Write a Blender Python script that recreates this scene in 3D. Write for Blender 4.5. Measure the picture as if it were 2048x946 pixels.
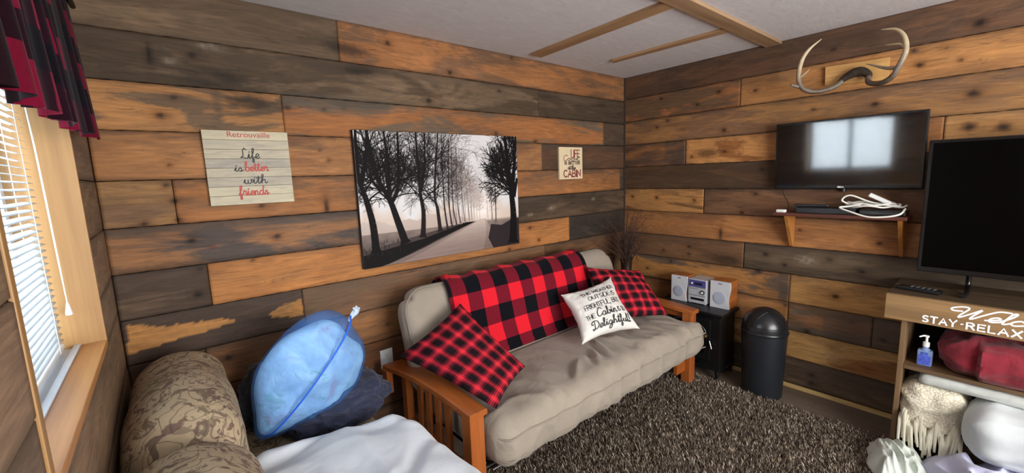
import bpy, bmesh, math, random
import numpy as np
from mathutils import Vector, Matrix, noise

scene = bpy.context.scene
for _o in list(bpy.data.objects):
    bpy.data.objects.remove(_o, do_unlink=True)
COL = scene.collection
R = math.radians

# ---------------------------------------------------------------- camera
cam_data = bpy.data.cameras.new('camera')
cam_data.sensor_fit = 'HORIZONTAL'
cam_data.sensor_width = 36.0
cam_data.lens = 838.4 / 2048.0 * 36.0
cam_data.clip_start = 0.02
cam = bpy.data.objects.new('camera', cam_data)
COL.objects.link(cam)
_yaw, _pit, _rol = R(39.70318), R(-8.18336), R(-2.00296)
_f = Vector((math.sin(_yaw) * math.cos(_pit), math.cos(_yaw) * math.cos(_pit), math.sin(_pit)))
_r = Vector((math.cos(_yaw), -math.sin(_yaw), 0))
_u = _r.cross(_f)
_r2 = _r * math.cos(_rol) + _u * math.sin(_rol)
_u2 = -_r * math.sin(_rol) + _u * math.cos(_rol)
cam.matrix_world = Matrix(((_r2.x, _u2.x, -_f.x, -3.3125), (_r2.y, _u2.y, -_f.y, -2.3336),
                           (_r2.z, _u2.z, -_f.z, 1.5674), (0, 0, 0, 1)))
scene.camera = cam

# ---------------------------------------------------------------- view, world, daylight
scene.view_settings.view_transform = 'Standard'
scene.view_settings.look = 'None'
scene.view_settings.gamma = 1.0
scene.view_settings.use_curve_mapping = False
scene.view_settings.exposure = 0.0

world = bpy.data.worlds.new('overcast_sky')
scene.world = world
world.use_nodes = True
_bg = world.node_tree.nodes['Background']
_bg.inputs[0].default_value = (0.80, 0.91, 1.0, 1)
_bg.inputs[1].default_value = 0.95


def area(name, loc, target, sx, sy, power, color):
    d = bpy.data.lights.new(name, 'AREA')
    d.shape = 'RECTANGLE'; d.size = sx; d.size_y = sy; d.energy = power; d.color = color
    o = bpy.data.objects.new(name, d); COL.objects.link(o)
    o.location = loc
    o.rotation_euler = (Vector(target) - Vector(loc)).to_track_quat('-Z', 'Y').to_euler()
    return o


area('side_window_daylight', (-3.95, -0.93, 1.55), (-2.0, -0.95, 1.1), 1.3, 1.5, 54, (0.88, 0.95, 1.0))
area('rear_fill_light', (-2.0, -4.22, 1.45), (-1.6, -0.5, 1.35), 2.2, 1.3, 160, (1.0, 0.975, 0.95))  # added fill from behind the camera, standing for an unseen window

# ---------------------------------------------------------------- helpers


def srgb(h, mul=1.0):
    if isinstance(h, str):
        h = h.lstrip('#'); c = [int(h[i:i + 2], 16) / 255 for i in (0, 2, 4)]
    else:
        c = [v / 255 for v in h]
    return tuple((v / 12.92 if v <= 0.04045 else ((v + 0.055) / 1.055) ** 2.4) * mul for v in c) + (1,)


class N:
    """small wrapper for building node materials"""

    def __init__(s, name):
        s.m = bpy.data.materials.new(name); s.m.use_nodes = True
        s.t = s.m.node_tree; s.b = s.t.nodes['Principled BSDF']
        s.out = s.t.nodes['Material Output']

    def n(s, kind, **kw):
        nd = s.t.nodes.new(kind)
        for k, v in kw.items():
            setattr(nd, k, v)
        return nd

    def l(s, a, b):
        s.t.links.new(a, b)

    def inp(s, nd, i, v):
        if v is None:
            return
        if isinstance(v, bpy.types.NodeSocket):
            s.l(v, nd.inputs[i])
        else:
            nd.inputs[i].default_value = v

    def math(s, op, a, b=None, c=None):
        nd = s.n('ShaderNodeMath', operation=op)
        s.inp(nd, 0, a); s.inp(nd, 1, b); s.inp(nd, 2, c)
        return nd.outputs[0]

    def mix(s, f, a, b, mode='MIX'):
        nd = s.n('ShaderNodeMix', data_type='RGBA', blend_type=mode)
        s.inp(nd, 0, f); s.inp(nd, 6, a); s.inp(nd, 7, b)
        return nd.outputs[2]

    def ramp(s, f, stops, interp='LINEAR'):
        nd = s.n('ShaderNodeValToRGB'); cr = nd.color_ramp; cr.interpolation = interp
        while len(cr.elements) < len(stops):
            cr.elements.new(0.5)
        for e, (p, c) in zip(cr.elements, stops):
            e.position = p
            e.color = c if isinstance(c, tuple) else (c, c, c, 1)
        s.inp(nd, 0, f)
        return nd.outputs[0]

    def noise(s, vec, scale=5, detail=4, rough=0.55, dist=0.0):
        nd = s.n('ShaderNodeTexNoise')
        s.inp(nd, 'Vector', vec); nd.inputs['Scale'].default_value = scale
        nd.inputs['Detail'].default_value = detail; nd.inputs['Roughness'].default_value = rough
        nd.inputs['Distortion'].default_value = dist
        return nd.outputs[0]

    def mapv(s, vec, scale=(1, 1, 1), loc=(0, 0, 0), rot=(0, 0, 0)):
        nd = s.n('ShaderNodeMapping'); s.inp(nd, 0, vec)
        nd.inputs[1].default_value = loc; nd.inputs[2].default_value = rot; nd.inputs[3].default_value = scale
        return nd.outputs[0]

    def obj(s):
        return s.n('ShaderNodeTexCoord').outputs['Object']

    def uv(s, name):
        return s.n('ShaderNodeUVMap', uv_map=name).outputs[0]

    def attr(s, name):
        return s.n('ShaderNodeAttribute', attribute_name=name).outputs['Color']

    def sep(s, v):
        nd = s.n('ShaderNodeSeparateXYZ'); s.l(v, nd.inputs[0]); return nd.outputs

    def bump(s, h, strength=0.3, dist=0.01):
        nd = s.n('ShaderNodeBump'); nd.inputs['Strength'].default_value = strength
        nd.inputs['Distance'].default_value = dist; s.l(h, nd.inputs['Height'])
        s.l(nd.outputs[0], s.b.inputs['Normal'])

    def set(s, color=None, rough=None, metal=None, spec=None):
        if color is not None: s.inp(s.b, 'Base Color', color)
        if rough is not None: s.inp(s.b, 'Roughness', rough)
        if metal is not None: s.inp(s.b, 'Metallic', metal)
        if spec is not None: s.b.inputs['Specular IOR Level'].default_value = spec
        return s.m


def plain(name, color, rough=0.6, metal=0.0, var=0.12, scale=12, bump=0.0, spec=None):
    """solid colour with a little procedural mottling"""
    k = N(name)
    f = k.noise(k.obj(), scale, 5)
    c0 = tuple(v * (1 - var) for v in color[:3]) + (1,); c1 = tuple(min(1, v * (1 + var)) for v in color[:3]) + (1,)
    c = k.ramp(f, [(0.3, c0), (0.7, c1)])
    if bump:
        k.bump(f, bump, 0.004)
    return k.set(c, rough, metal, spec)


def fabric(name, color, scale=700, var=0.2, rough=0.9, wr=0.0, trans=0.0):
    k = N(name)
    o = k.obj()
    f = k.noise(o, 9, 5); w = k.noise(o, scale, 2)
    c0 = tuple(v * (1 - var) for v in color[:3]) + (1,); c1 = tuple(min(1, v * (1 + var)) for v in color[:3]) + (1,)
    c = k.ramp(f, [(0.3, c0), (0.7, c1)])
    c = k.mix(0.25, c, k.ramp(w, [(0.3, 0.25), (0.7, 1.0)]), 'MULTIPLY')
    if wr:
        h = k.math('ADD', k.noise(o, 14, 4, 0.5, 1.0), k.math('MULTIPLY', w, 0.08))
        k.bump(h, wr, 0.02)
    else:
        k.bump(w, 0.2, 0.001)
    k.b.inputs['Sheen Weight'].default_value = 0.15
    return k.set(c, rough)


def catmull(pts, n=8, closed=False):
    P = [Vector(p) for p in pts]; out = []
    m = len(P)
    rng = range(m) if closed else range(m - 1)
    for i in rng:
        if closed:
            p0, p1, p2, p3 = P[(i - 1) % m], P[i], P[(i + 1) % m], P[(i + 2) % m]
        else:
            p0, p1, p2, p3 = P[max(i - 1, 0)], P[i], P[i + 1], P[min(i + 2, m - 1)]
        for k in range(n):
            t = k / n
            out.append(0.5 * ((2 * p1) + (p2 - p0) * t + (2 * p0 - 5 * p1 + 4 * p2 - p3) * t * t + (3 * p1 - p0 - 3 * p2 + p3) * t ** 3))
    if not closed:
        out.append(P[-1].copy())
    return out


class MB:
    def __init__(s):
        s.v = []; s.f = []; s.mi = []; s.uvs = {}

    def add(s, verts, faces, mi=0):
        b = len(s.v); s.v += [tuple(p) for p in verts]
        s.f += [tuple(b + i for i in f) for f in faces]; s.mi += [mi] * len(faces)

    def box(s, lo, hi, bev=0.0, M=None, mi=0):
        lo = Vector(lo); hi = Vector(hi); c = (lo + hi) / 2; h = (hi - lo) / 2
        if bev <= 0:
            vs = [Vector((x, y, z)) for x in (lo.x, hi.x) for y in (lo.y, hi.y) for z in (lo.z, hi.z)]
            fs = [(0, 1, 3, 2), (4, 6, 7, 5), (0, 4, 5, 1), (2, 3, 7, 6), (0, 2, 6, 4), (1, 5, 7, 3)]
        else:
            bm = bmesh.new(); bmesh.ops.create_cube(bm, size=1)
            for v in bm.verts:
                v.co = Vector((v.co.x * 2 * h.x, v.co.y * 2 * h.y, v.co.z * 2 * h.z)) + c
            bmesh.ops.bevel(bm, geom=bm.edges[:], offset=min(bev, min(h) * 0.95), segments=2, affect='EDGES', profile=0.6)
            bm.verts.index_update()
            vs = [v.co.copy() for v in bm.verts]; fs = [tuple(v.index for v in f.verts) for f in bm.faces]
            bm.free()
        if M is not None:
            vs = [M @ v for v in vs]
        s.add(vs, fs, mi)

    def tube(s, pts, rad, n=10, cap=True, mi=0):
        P = [Vector(p) for p in pts]
        rr = rad if hasattr(rad, '__len__') else [rad] * len(P)
        if len(rr) != len(P):
            rr = list(np.interp(np.linspace(0, 1, len(P)), np.linspace(0, 1, len(rr)), rr))
        up = Vector((0, 0, 1)); rings = []; prev = None
        for i, p in enumerate(P):
            t = (P[min(i + 1, len(P) - 1)] - P[max(i - 1, 0)])
            t = t.normalized() if t.length > 1e-9 else Vector((0, 0, 1))
            if prev is None:
                a = up if abs(t.z) < 0.95 else Vector((1, 0, 0))
                x = t.cross(a).normalized()
            else:
                x = prev - t * prev.dot(t)
                x = x.normalized() if x.length > 1e-6 else t.cross(up).normalized()
            prev = x; y = t.cross(x)
            rings.append([p + (x * math.cos(2 * math.pi * k / n) + y * math.sin(2 * math.pi * k / n)) * rr[i] for k in range(n)])
        vs = [q for r_ in rings for q in r_]; fs = []
        for i in range(len(P) - 1):
            for k in range(n):
                a = i * n + k; b = i * n + (k + 1) % n
                fs.append((a, b, b + n, a + n))
        if cap:
            fs.append(tuple(range(n - 1, -1, -1))); fs.append(tuple((len(P) - 1) * n + k for k in range(n)))
        s.add(vs, fs, mi)

    def lathe(s, c, prof, n=40, mi=0, sx=1, sy=1):
        vs = []; fs = []
        for (r_, z) in prof:
            for k in range(n):
                a = 2 * math.pi * k / n
                vs.append((c[0] + r_ * math.cos(a) * sx, c[1] + r_ * math.sin(a) * sy, c[2] + z))
        for i in range(len(prof) - 1):
            for k in range(n):
                a = i * n + k; b = i * n + (k + 1) % n
                fs.append((a, b, b + n, a + n))
        fs.append(tuple(range(n - 1, -1, -1))); fs.append(tuple((len(prof) - 1) * n + k for k in range(n)))
        s.add(vs, fs, mi)

    def prism(s, poly, d, M=None, mi=0):
        """poly: list of 3D points (planar), extruded by vector d"""
        P = [Vector(p) for p in poly]; d = Vector(d); n = len(P)
        vs = P + [p + d for p in P]
        fs = [tuple(range(n)), tuple(range(2 * n - 1, n - 1, -1))] + [(i, i + n, (i + 1) % n + n, (i + 1) % n) for i in range(n)]
        s.add(vs, fs, mi)

    def grid(s, fn, nu, nv, u0=0, u1=1, v0=0, v1=1, mi=0, uv=None):
        vs = []; fs = []
        for j in range(nv + 1):
            for i in range(nu + 1):
                vs.append(fn(u0 + (u1 - u0) * i / nu, v0 + (v1 - v0) * j / nv))
        for j in range(nv):
            for i in range(nu):
                a = j * (nu + 1) + i
                fs.append((a, a + 1, a + nu + 2, a + nu + 1))
        s.add(vs, fs, mi)

    def build(s, name, mats, parent=None, smooth=False, loc=None, recalc=True, weld=0.0, solid=0.0):
        if loc is None:
            if parent is not None:
                loc = Vector((0, 0, 0)); q = parent
                while q is not None:
                    loc += q.location; q = q.parent
            else:
                a = np.array(s.v); lo = a.min(0); hi = a.max(0)
                loc = Vector(((lo[0] + hi[0]) / 2, (lo[1] + hi[1]) / 2, lo[2]))
        loc = Vector(loc)
        me = bpy.data.meshes.new(name)
        me.from_pydata([tuple(Vector(v) - loc) for v in s.v], [], s.f)
        me.polygons.foreach_set('material_index', s.mi)
        if recalc or weld:
            bm = bmesh.new(); bm.from_mesh(me)
            if weld:
                bmesh.ops.remove_doubles(bm, verts=bm.verts[:], dist=weld)
            if recalc:
                bmesh.ops.recalc_face_normals(bm, faces=bm.faces[:])
            bm.to_mesh(me); bm.free()
        if smooth:
            me.polygons.foreach_set('use_smooth', [True] * len(me.polygons))
            me.set_sharp_from_angle(angle=R(smooth if smooth is not True else 50))
        for m in (mats if isinstance(mats, (list, tuple)) else [mats]):
            me.materials.append(m)
        o = bpy.data.objects.new(name, me); COL.objects.link(o)
        if parent is not None:
            o.parent = parent
            q = parent; off = Vector((0, 0, 0))
            while q is not None:
                off += q.location; q = q.parent
            o.location = loc - off
        else:
            o.location = loc
        if solid:
            md = o.modifiers.new('thickness', 'SOLIDIFY'); md.thickness = solid; md.offset = 0
        me.update()
        return o


def tag(o, label, cat, group=None, kind=None):
    if label: o['label'] = label
    if cat: o['category'] = cat
    if group: o['group'] = group
    if kind: o['kind'] = kind
    return o


def thing(name, loc, label, cat, group=None):
    o = bpy.data.objects.new(name, None); COL.objects.link(o); o.location = loc
    o.empty_display_size = 0.05
    return tag(o, label, cat, group)


def struct(o):
    o['kind'] = 'structure'; return o


def fbm(p, s=1.0, o=3):
    return noise.fractal(Vector(p) * s, 0.6, 2.1, o)


def rbox(lo, hi, r, nx=30, ny=14, nz=10, post=None):
    """closed rounded box as dense grid; returns verts, faces. post(v, n) -> v"""
    lo = Vector(lo); hi = Vector(hi); c = (lo + hi) / 2; h = (hi - lo) / 2
    idx = {}; vs = []; fs = []

    def samp(n):   # denser towards the ends
        return [math.sin(math.pi / 2 * (-1 + 2 * i / n)) * 0.35 + (-1 + 2 * i / n) * 0.65 for i in range(n + 1)]
    sx, sy, sz = samp(nx), samp(ny), samp(nz)

    def vert(i, j, k):
        key = (i, j, k)
        if key in idx: return idx[key]
        p = Vector((sx[i] * h.x, sy[j] * h.y, sz[k] * h.z))
        inner = Vector((max(-h.x + r, min(h.x - r, p.x)), max(-h.y + r, min(h.y - r, p.y)), max(-h.z + r, min(h.z - r, p.z))))
        d = p - inner
        nn = d.normalized() if d.length > 1e-9 else Vector((0, 0, 1))
        q = inner + nn * r if d.length > 1e-9 else p
        q = q + c
        if post: q = post(q, nn)
        idx[key] = len(vs); vs.append(q); return idx[key]
    for i in range(nx):
        for j in range(ny):
            for k, fl in ((0, True), (nz, False)):
                f = [vert(i, j, k), vert(i + 1, j, k), vert(i + 1, j + 1, k), vert(i, j + 1, k)]
                fs.append(tuple(f[::-1] if fl else f))
    for i in range(nx):
        for k in range(nz):
            for j, fl in ((0, False), (ny, True)):
                f = [vert(i, j, k), vert(i + 1, j, k), vert(i + 1, j, k + 1), vert(i, j, k + 1)]
                fs.append(tuple(f[::-1] if fl else f))
    for j in range(ny):
        for k in range(nz):
            for i, fl in ((0, True), (nx, False)):
                f = [vert(i, j, k), vert(i, j + 1, k), vert(i, j + 1, k + 1), vert(i, j, k + 1)]
                fs.append(tuple(f[::-1] if fl else f))
    return vs, fs


def pillow_fn(TL, TR, BR, BL, T, pinch=0.10, nrm=None, seed=0, wr=0.006):
    TL, TR, BR, BL = map(Vector, (TL, TR, BR, BL))
    nm = ((TR - TL).cross(BL - TL)).normalized() * -1
    if nrm is not None and nm.dot(Vector(nrm)) < 0: nm = -nm

    def fn(u, v, side=1):          # u,v in 0..1, v down
        a, b = 2 * u - 1, 2 * v - 1
        a2 = a * (1 - pinch * (1 - b * b) * abs(a)); b2 = b * (1 - pinch * (1 - a * a) * abs(b))
        uu, vv = (a2 + 1) / 2, (b2 + 1) / 2
        p = (TL * (1 - uu) + TR * uu) * (1 - vv) + (BL * (1 - uu) + BR * uu) * vv
        t = max(0, (1 - a * a) * (1 - b * b)) ** 0.45 * T
        w = fbm((a * 2 + seed, b * 2, side * 3 + seed), 1.3) * wr * 2.0 * min(1, t / (T * .3 + 1e-6))
        return p + nm * (side * t + w)
    return fn, nm


def pillow_mesh(name, mat, fn, parent=None, n=36):
    mb = MB()
    vs = []; fs = []; uvl = []
    ids = {}
    for side in (1, -1):
        for j in range(n + 1):
            for i in range(n + 1):
                edge = i in (0, n) or j in (0, n)
                if side == -1 and edge:
                    ids[(side, i, j)] = ids[(1, i, j)]; continue
                ids[(side, i, j)] = len(vs); vs.append(fn(i / n, j / n, side)); uvl.append((i / n, 1 - j / n))
    for side in (1, -1):
        for j in range(n):
            for i in range(n):
                f = (ids[(side, i, j)], ids[(side, i + 1, j)], ids[(side, i + 1, j + 1)], ids[(side, i, j + 1)])
                fs.append(f if side == 1 else f[::-1])
    mb.add(vs, fs)
    o = mb.build(name, mat, parent, smooth=80)
    lay = o.data.uv_layers.new(name='UVMap')
    co = [uvl[l.vertex_index] for l in o.data.loops]
    lay.data.foreach_set('uv', [c for p in co for c in p])
    return o


# ---------------------------------------------------------------- stroke lettering
def arc(cx, cy, rx, ry, a0, a1, n=10):
    return [(cx + rx * math.cos(R(a0 + (a1 - a0) * i / n)), cy + ry * math.sin(R(a0 + (a1 - a0) * i / n))) for i in range(n + 1)]


CAPS = {
    'A': (.72, [[(0, 0), (.36, 1), (.72, 0)], [(.13, .34), (.59, .34)]]),
    'B': (.6, [[(0, 0), (0, 1), (.3, 1)] + arc(.3, .765, .25, .235, 90, -90) + [(0, .53)], [(.3, .53)] + arc(.32, .265, .28, .265, 90, -90) + [(0, 0)]]),
    'C': (.66, [arc(.36, .5, .36, .5, 50, 310, 14)]),
    'D': (.66, [[(0, 0), (0, 1), (.25, 1)] + arc(.25, .5, .41, .5, 90, -90, 12) + [(0, 0)]]),
    'E': (.52, [[(.52, 1), (0, 1), (0, 0), (.52, 0)], [(0, .52), (.45, .52)]]),
    'F': (.5, [[(.5, 1), (0, 1), (0, 0)], [(0, .52), (.43, .52)]]),
    'G': (.68, [arc(.36, .5, .36, .5, 50, 360, 14) + [(.42, .5)]]),
    'H': (.62, [[(0, 0), (0, 1)], [(.62, 0), (.62, 1)], [(0, .52), (.62, .52)]]),
    'I': (.04, [[(.02, 0), (.02, 1)]]),
    'L': (.48, [[(0, 1), (0, 0), (.48, 0)]]),
    'N': (.64, [[(0, 0), (0, 1), (.64, 0), (.64, 1)]]),
    'O': (.72, [arc(.36, .5, .36, .5, 90, 450, 18)]),
    'R': (.6, [[(0, 0), (0, 1), (.3, 1)] + arc(.3, .75, .27, .25, 90, -90) + [(0, .5)], [(.3, .5), (.6, 0)]]),
    'S': (.58, [arc(.3, .75, .26, .25, 40, 270, 10) + arc(.28, .25, .28, .25, 90, -140, 10)]),
    'T': (.62, [[(0, 1), (.62, 1)], [(.31, 1), (.31, 0)]]),
    'U': (.62, [[(0, 1), (0, .3)] + arc(.31, .3, .31, .3, 180, 360, 10) + [(.62, 1)]]),
    'W': (.95, [[(0, 1), (.22, 0), (.475, .9), (.73, 0), (.95, 1)]]),
    'X': (.66, [[(0, 0), (.66, 1)], [(0, 1), (.66, 0)]]),
    'Y': (.66, [[(0, 1), (.33, .48), (.66, 1)], [(.33, .48), (.33, 0)]]),
    ',': (.12, [[(.08, .08), (.02, -.14)]]),
    '.': (.1, [[(.04, 0), (.06, .04)]]),
    '·': (.12, [[(.05, .42), (.08, .45)]]),
    '!': (.08, [[(.05, 1), (.04, .3)], [(.04, 0), (.05, .04)]]),
    ' ': (.3, []),
}
SCRIPT = {
    'a': (.55, [[(.42, .38), (.25, .46), (.08, .3), (.06, .1), (.2, 0), (.36, .12), (.43, .42), (.4, .1), (.47, 0), (.6, .12)]]),
    'b': (.5, [[(0, .1), (.15, .5), (.25, .9), (.18, 1), (.1, .85), (.1, .2), (.2, 0), (.38, .05), (.42, .28), (.3, .42), (.5, .34)]]),
    'c': (.42, [[(.38, .36), (.25, .46), (.08, .3), (.08, .1), (.22, 0), (.45, .12)]]),
    'd': (.55, [[(.42, .38), (.25, .46), (.08, .3), (.06, .1), (.2, 0), (.36, .12), (.48, 1), (.4, .15), (.47, 0), (.6, .12)]]),
    'e': (.42, [[(0, .08), (.25, .2), (.38, .36), (.25, .46), (.1, .3), (.1, .08), (.24, 0), (.45, .12)]]),
    'f': (.38, [[(0, .1), (.2, .5), (.32, .9), (.22, 1), (.15, .8), (.14, 0), (.12, -.35), (.22, -.4), (.26, -.15), (.18, .05), (.4, .12)]]),
    'g': (.55, [[(.42, .38), (.25, .46), (.08, .3), (.06, .1), (.2, .02), (.36, .14), (.43, .42), (.4, -.2), (.25, -.42), (.1, -.32), (.25, -.1), (.58, .12)]]),
    'h': (.52, [[(0, .1), (.18, .6), (.25, .95), (.17, 1), (.12, .8), (.1, 0)], [(.1, .2), (.25, .44), (.36, .36), (.36, .1), (.44, 0), (.55, .12)]]),
    'i': (.3, [[(0, .1), (.14, .45), (.12, .1), (.2, 0), (.32, .12)], [(.17, .62), (.19, .67)]]),
    'l': (.3, [[(0, .1), (.2, .6), (.25, .95), (.17, 1), (.11, .8), (.12, .1), (.2, 0), (.32, .12)]]),
    'm': (.8, [[(0, .1), (.1, .45), (.1, 0)], [(.1, .25), (.24, .45), (.34, .35), (.34, 0)], [(.34, .25), (.5, .45), (.6, .35), (.6, .1), (.68, 0), (.82, .12)]]),
    'n': (.52, [[(0, .1), (.1, .45), (.1, 0)], [(.1, .25), (.25, .45), (.35, .35), (.35, .1), (.43, 0), (.55, .12)]]),
    'o': (.5, [[(.25, .46), (.08, .3), (.08, .1), (.22, 0), (.38, .12), (.38, .34), (.25, .46), (.36, .36), (.54, .38)]]),
    'r': (.42, [[(0, .1), (.12, .48), (.2, .42), (.32, .42), (.28, .12), (.34, 0), (.46, .12)]]),
    's': (.4, [[(0, .08), (.2, .46), (.3, .2), (.25, .02), (.08, .04), (.3, .02), (.44, .12)]]),
    't': (.34, [[(0, .1), (.16, .5), (.2, .85), (.16, .1), (.24, 0), (.36, .12)], [(.02, .6), (.34, .62)]]),
    'u': (.54, [[(0, .1), (.1, .45), (.1, .1), (.2, 0), (.33, .12), (.4, .45), (.38, .1), (.46, 0), (.56, .12)]]),
    'w': (.68, [[(0, .1), (.1, .45), (.1, .08), (.2, 0), (.32, .12), (.34, .42), (.34, .08), (.46, 0), (.6, .2), (.58, .45), (.72, .4)]]),
    'W': (1.0, [[(.02, .58), (-.28, .55), (-.38, .75), (-.1, .97), (.16, .88), (.1, .2), (.16, 0), (.42, .55), (.58, .9), (.5, .2), (.56, 0), (.85, .6), (1.1, .98), (1.45, 1.02)]]),
    'C': (.6, [[(.62, .8), (.5, 1), (.2, .85), (.05, .45), (.1, .1), (.3, 0), (.6, .2)]]),
    'D': (.76, [[(.22, .9), (.24, .12), (.05, -.02), (-.02, .14), (.2, .1), (.5, .08), (.72, .45), (.55, .92), (.15, 1.0), (-.15, .8), (-.1, .6), (.05, .62)]]),
    'L': (.66, [[(.52, .85), (.38, 1), (.24, .8), (.22, .3), (.03, .03), (.06, .14), (.28, .08), (.55, 0), (.7, .12)]]),
    '!': (.2, [[(.2, 1), (.1, .3)], [(.07, 0), (.08, .05)]]),
    ' ': (.25, []),
}


def stroke_text(text, font, gap=0.16, slant=0.0, fit=None, height=1.0):
    """polylines of a line of lettering; x scaled so the line is `fit` wide"""
    x = 0; lines = []
    for ch in text:
        w, st = font[ch]
        for pl in st:
            pts = pl
            if font is SCRIPT:
                pts = [(p.x, p.y) for p in catmull([(a, b, 0) for a, b in pl], 6)]
            lines.append([(x + a + slant * b, b) for a, b in pts])
        x += w + (gap if font is CAPS else 0)
    tot = x - (gap if font is CAPS else 0)
    kx = height if fit is None else fit / tot
    return [[(a * kx, b * height) for a, b in l] for l in lines]


def ribbons(mb, lines, width, fn, step=None, mi=0):
    """flat ribbons along polylines, every point passed through fn(x, y)->3D"""
    for li, l in enumerate(lines):
        P = [Vector((a, b)) for a, b in l]
        Q = [P[0]]
        for a, b in zip(P, P[1:]):
            n = max(1, int((b - a).length / (step or 1e9)))
            for k in range(1, n + 1):
                Q.append(a.lerp(b, k / n))
        vs = []; fs = []
        for i, p in enumerate(Q):
            t = Q[min(i + 1, len(Q) - 1)] - Q[max(i - 1, 0)]
            t = t.normalized() if t.length > 1e-9 else Vector((1, 0))
            nn = Vector((-t.y, t.x)) * width / 2
            if i == 0: p = p - t * width / 2
            if i == len(Q) - 1: p = p + t * width / 2
            c0 = Vector(fn(p.x, p.y)); e = width * .2
            up = (Vector(fn(p.x + e, p.y)) - c0).cross(Vector(fn(p.x, p.y + e)) - c0)
            up = up.normalized() * (i * 8e-6 + (li % 3) * 2.5e-4)      # paint laid stroke over stroke
            vs += [Vector(fn(p.x + nn.x, p.y + nn.y)) + up, Vector(fn(p.x - nn.x, p.y - nn.y)) + up]
            if i: fs.append((2 * i - 2, 2 * i - 1, 2 * i + 1, 2 * i))
        mb.add(vs, fs, mi)

# ---------------------------------------------------------------- wood materials
def barnwood(name):
    k = N(name)
    g = k.uv('grain'); bd = k.uv('board')
    # knots: a few cells only, the rings bend round them
    vo = k.n('ShaderNodeTexVoronoi'); vo.inputs['Scale'].default_value = 1
    k.l(k.mapv(g, (4.2, 6.0, 1)), vo.inputs['Vector'])
    vs_ = k.n('ShaderNodeSeparateColor'); k.l(vo.outputs['Color'], vs_.inputs[0])
    kmask = k.ramp(vs_.outputs[0], [(0.84, 0.0), (0.85, 1.0)])
    nz = k.noise(k.mapv(g, (18, 40, 1)), 1, 3)
    dd = k.math('ADD', vo.outputs['Distance'], k.math('MULTIPLY_ADD', nz, 0.10, -0.04))
    kn_core = k.math('MULTIPLY', kmask, k.ramp(dd, [(0.045, 0.95), (0.075, 0.6), (0.10, 0.25), (0.24, 0.0)]))
    kbend = k.math('MULTIPLY', kmask, k.ramp(dd, [(0.0, 1.0), (0.45, 0.0)], 'EASE'))
    c1 = k.attr('c1'); c2 = k.attr('c2'); par = k.n('ShaderNodeSeparateColor'); k.l(k.attr('par'), par.inputs[0])
    # blotches of the second colour, stretched along the board
    bl = k.noise(k.mapv(g, (1.7, 7.5, 1)), 1, 6, 0.62, 0.8)
    lo = k.math('SUBTRACT', 1.0, par.outputs[0])
    hard = par.outputs[1]
    d = k.math('SUBTRACT', bl, k.math('MULTIPLY_ADD', lo, 0.5, 0.25))
    f = k.n('ShaderNodeMath', operation='MULTIPLY_ADD', use_clamp=True)
    k.l(d, f.inputs[0]); k.l(k.math('MULTIPLY_ADD', hard, 40.0, 4.0), f.inputs[1]); f.inputs[2].default_value = 0.5
    col = k.mix(f.outputs[0], c1, c2)
    # cathedral rings
    rn = k.noise(k.mapv(g, (0.7, 6.0, 1)), 1, 2, 0.5, 0.3)
    ring = k.math('SINE', k.math('MULTIPLY_ADD', kbend, 9.0, k.math('MULTIPLY', rn, 110.0)))
    ringc = k.ramp(ring, [(0.0, 0.80), (0.7, 1.0), (1.0, 1.10)])
    col = k.mix(0.5, col, ringc, 'MULTIPLY')
    # greyed patches
    gp = k.noise(k.mapv(g, (2.6, 11.0, 1), (9.3, 2.2, 0)), 1, 6, 0.7, 1.0)
    col = k.mix(k.ramp(gp, [(0.52, 0.0), (0.70, 0.30)]), col, srgb('#6b5844'))
    # stains that cross a board where a batten once lay
    bu = k.n('ShaderNodeCombineXYZ'); k.l(k.sep(g)[0], bu.inputs[0]); k.l(k.math('MULTIPLY', k.math('FLOOR', k.math('MULTIPLY', k.sep(g)[1], 0.2)), 7.7), bu.inputs[1])
    band = k.noise(bu.outputs[0], 3.6, 1, 0.4)
    col = k.mix(k.math('MULTIPLY', k.ramp(band, [(0.74, 0.0), (0.755, 0.4)]), k.ramp(gp, [(.3, 1.0), (.6, .4)])), col, srgb('#5a4c42'))
    # grain streaks
    gr = k.noise(k.mapv(g, (7.0, 120.0, 1)), 1, 6, 0.7, 0.4)
    col = k.mix(0.8, col, k.ramp(gr, [(0.30, 0.55), (0.45, 0.95), (0.70, 1.22)]), 'MULTIPLY')
    # broad weathering
    we = k.noise(k.mapv(g, (5.0, 34.0, 1)), 1, 8, 0.75, 0.7)
    col = k.mix(0.85, col, k.ramp(we, [(0.30, (0.58, 0.56, 0.54, 1)), (0.44, (0.95, 0.94, 0.93, 1)), (0.60, (1.08, 1.06, 1.02, 1)), (0.78, (1.35, 1.28, 1.18, 1))]), 'MULTIPLY')
    # black weather stains and scuffs
    st = k.noise(k.mapv(g, (5.0, 38.0, 1), (3.1, 7.7, 0)), 1, 8, 0.75, 1.2)
    col = k.mix(k.ramp(st, [(0.60, 0.0), (0.68, 0.7)]), col, (0.035, 0.027, 0.022, 1))
    # knots
    col = k.mix(kn_core, col, (0.03, 0.015, 0.01, 1))
    # sooty weathering creeping in from one edge
    vv_ = k.math('ADD', k.sep(bd)[1], k.math('MULTIPLY_ADD', gp, 1.5, -0.75))
    col = k.mix(k.math('MULTIPLY', par.outputs[2], k.ramp(vv_, [(0.78, 0.0), (0.98, 0.55)])), col, srgb('#4b3e34'))
    # dirt towards the sawn edges of every board
    v = k.sep(bd)[1]
    e = k.math('ABSOLUTE', k.math('MULTIPLY_ADD', v, 2.0, -1.0))
    e = k.math('ADD', e, k.math('MULTIPLY_ADD', we, 0.5, -0.27))
    ed = k.ramp(e, [(0.80, 1.0), (0.97, 0.62), (1.0, 0.4)])
    col = k.mix(par.outputs[2], col, k.mix(1.0, col, ed, 'MULTIPLY'))
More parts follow.
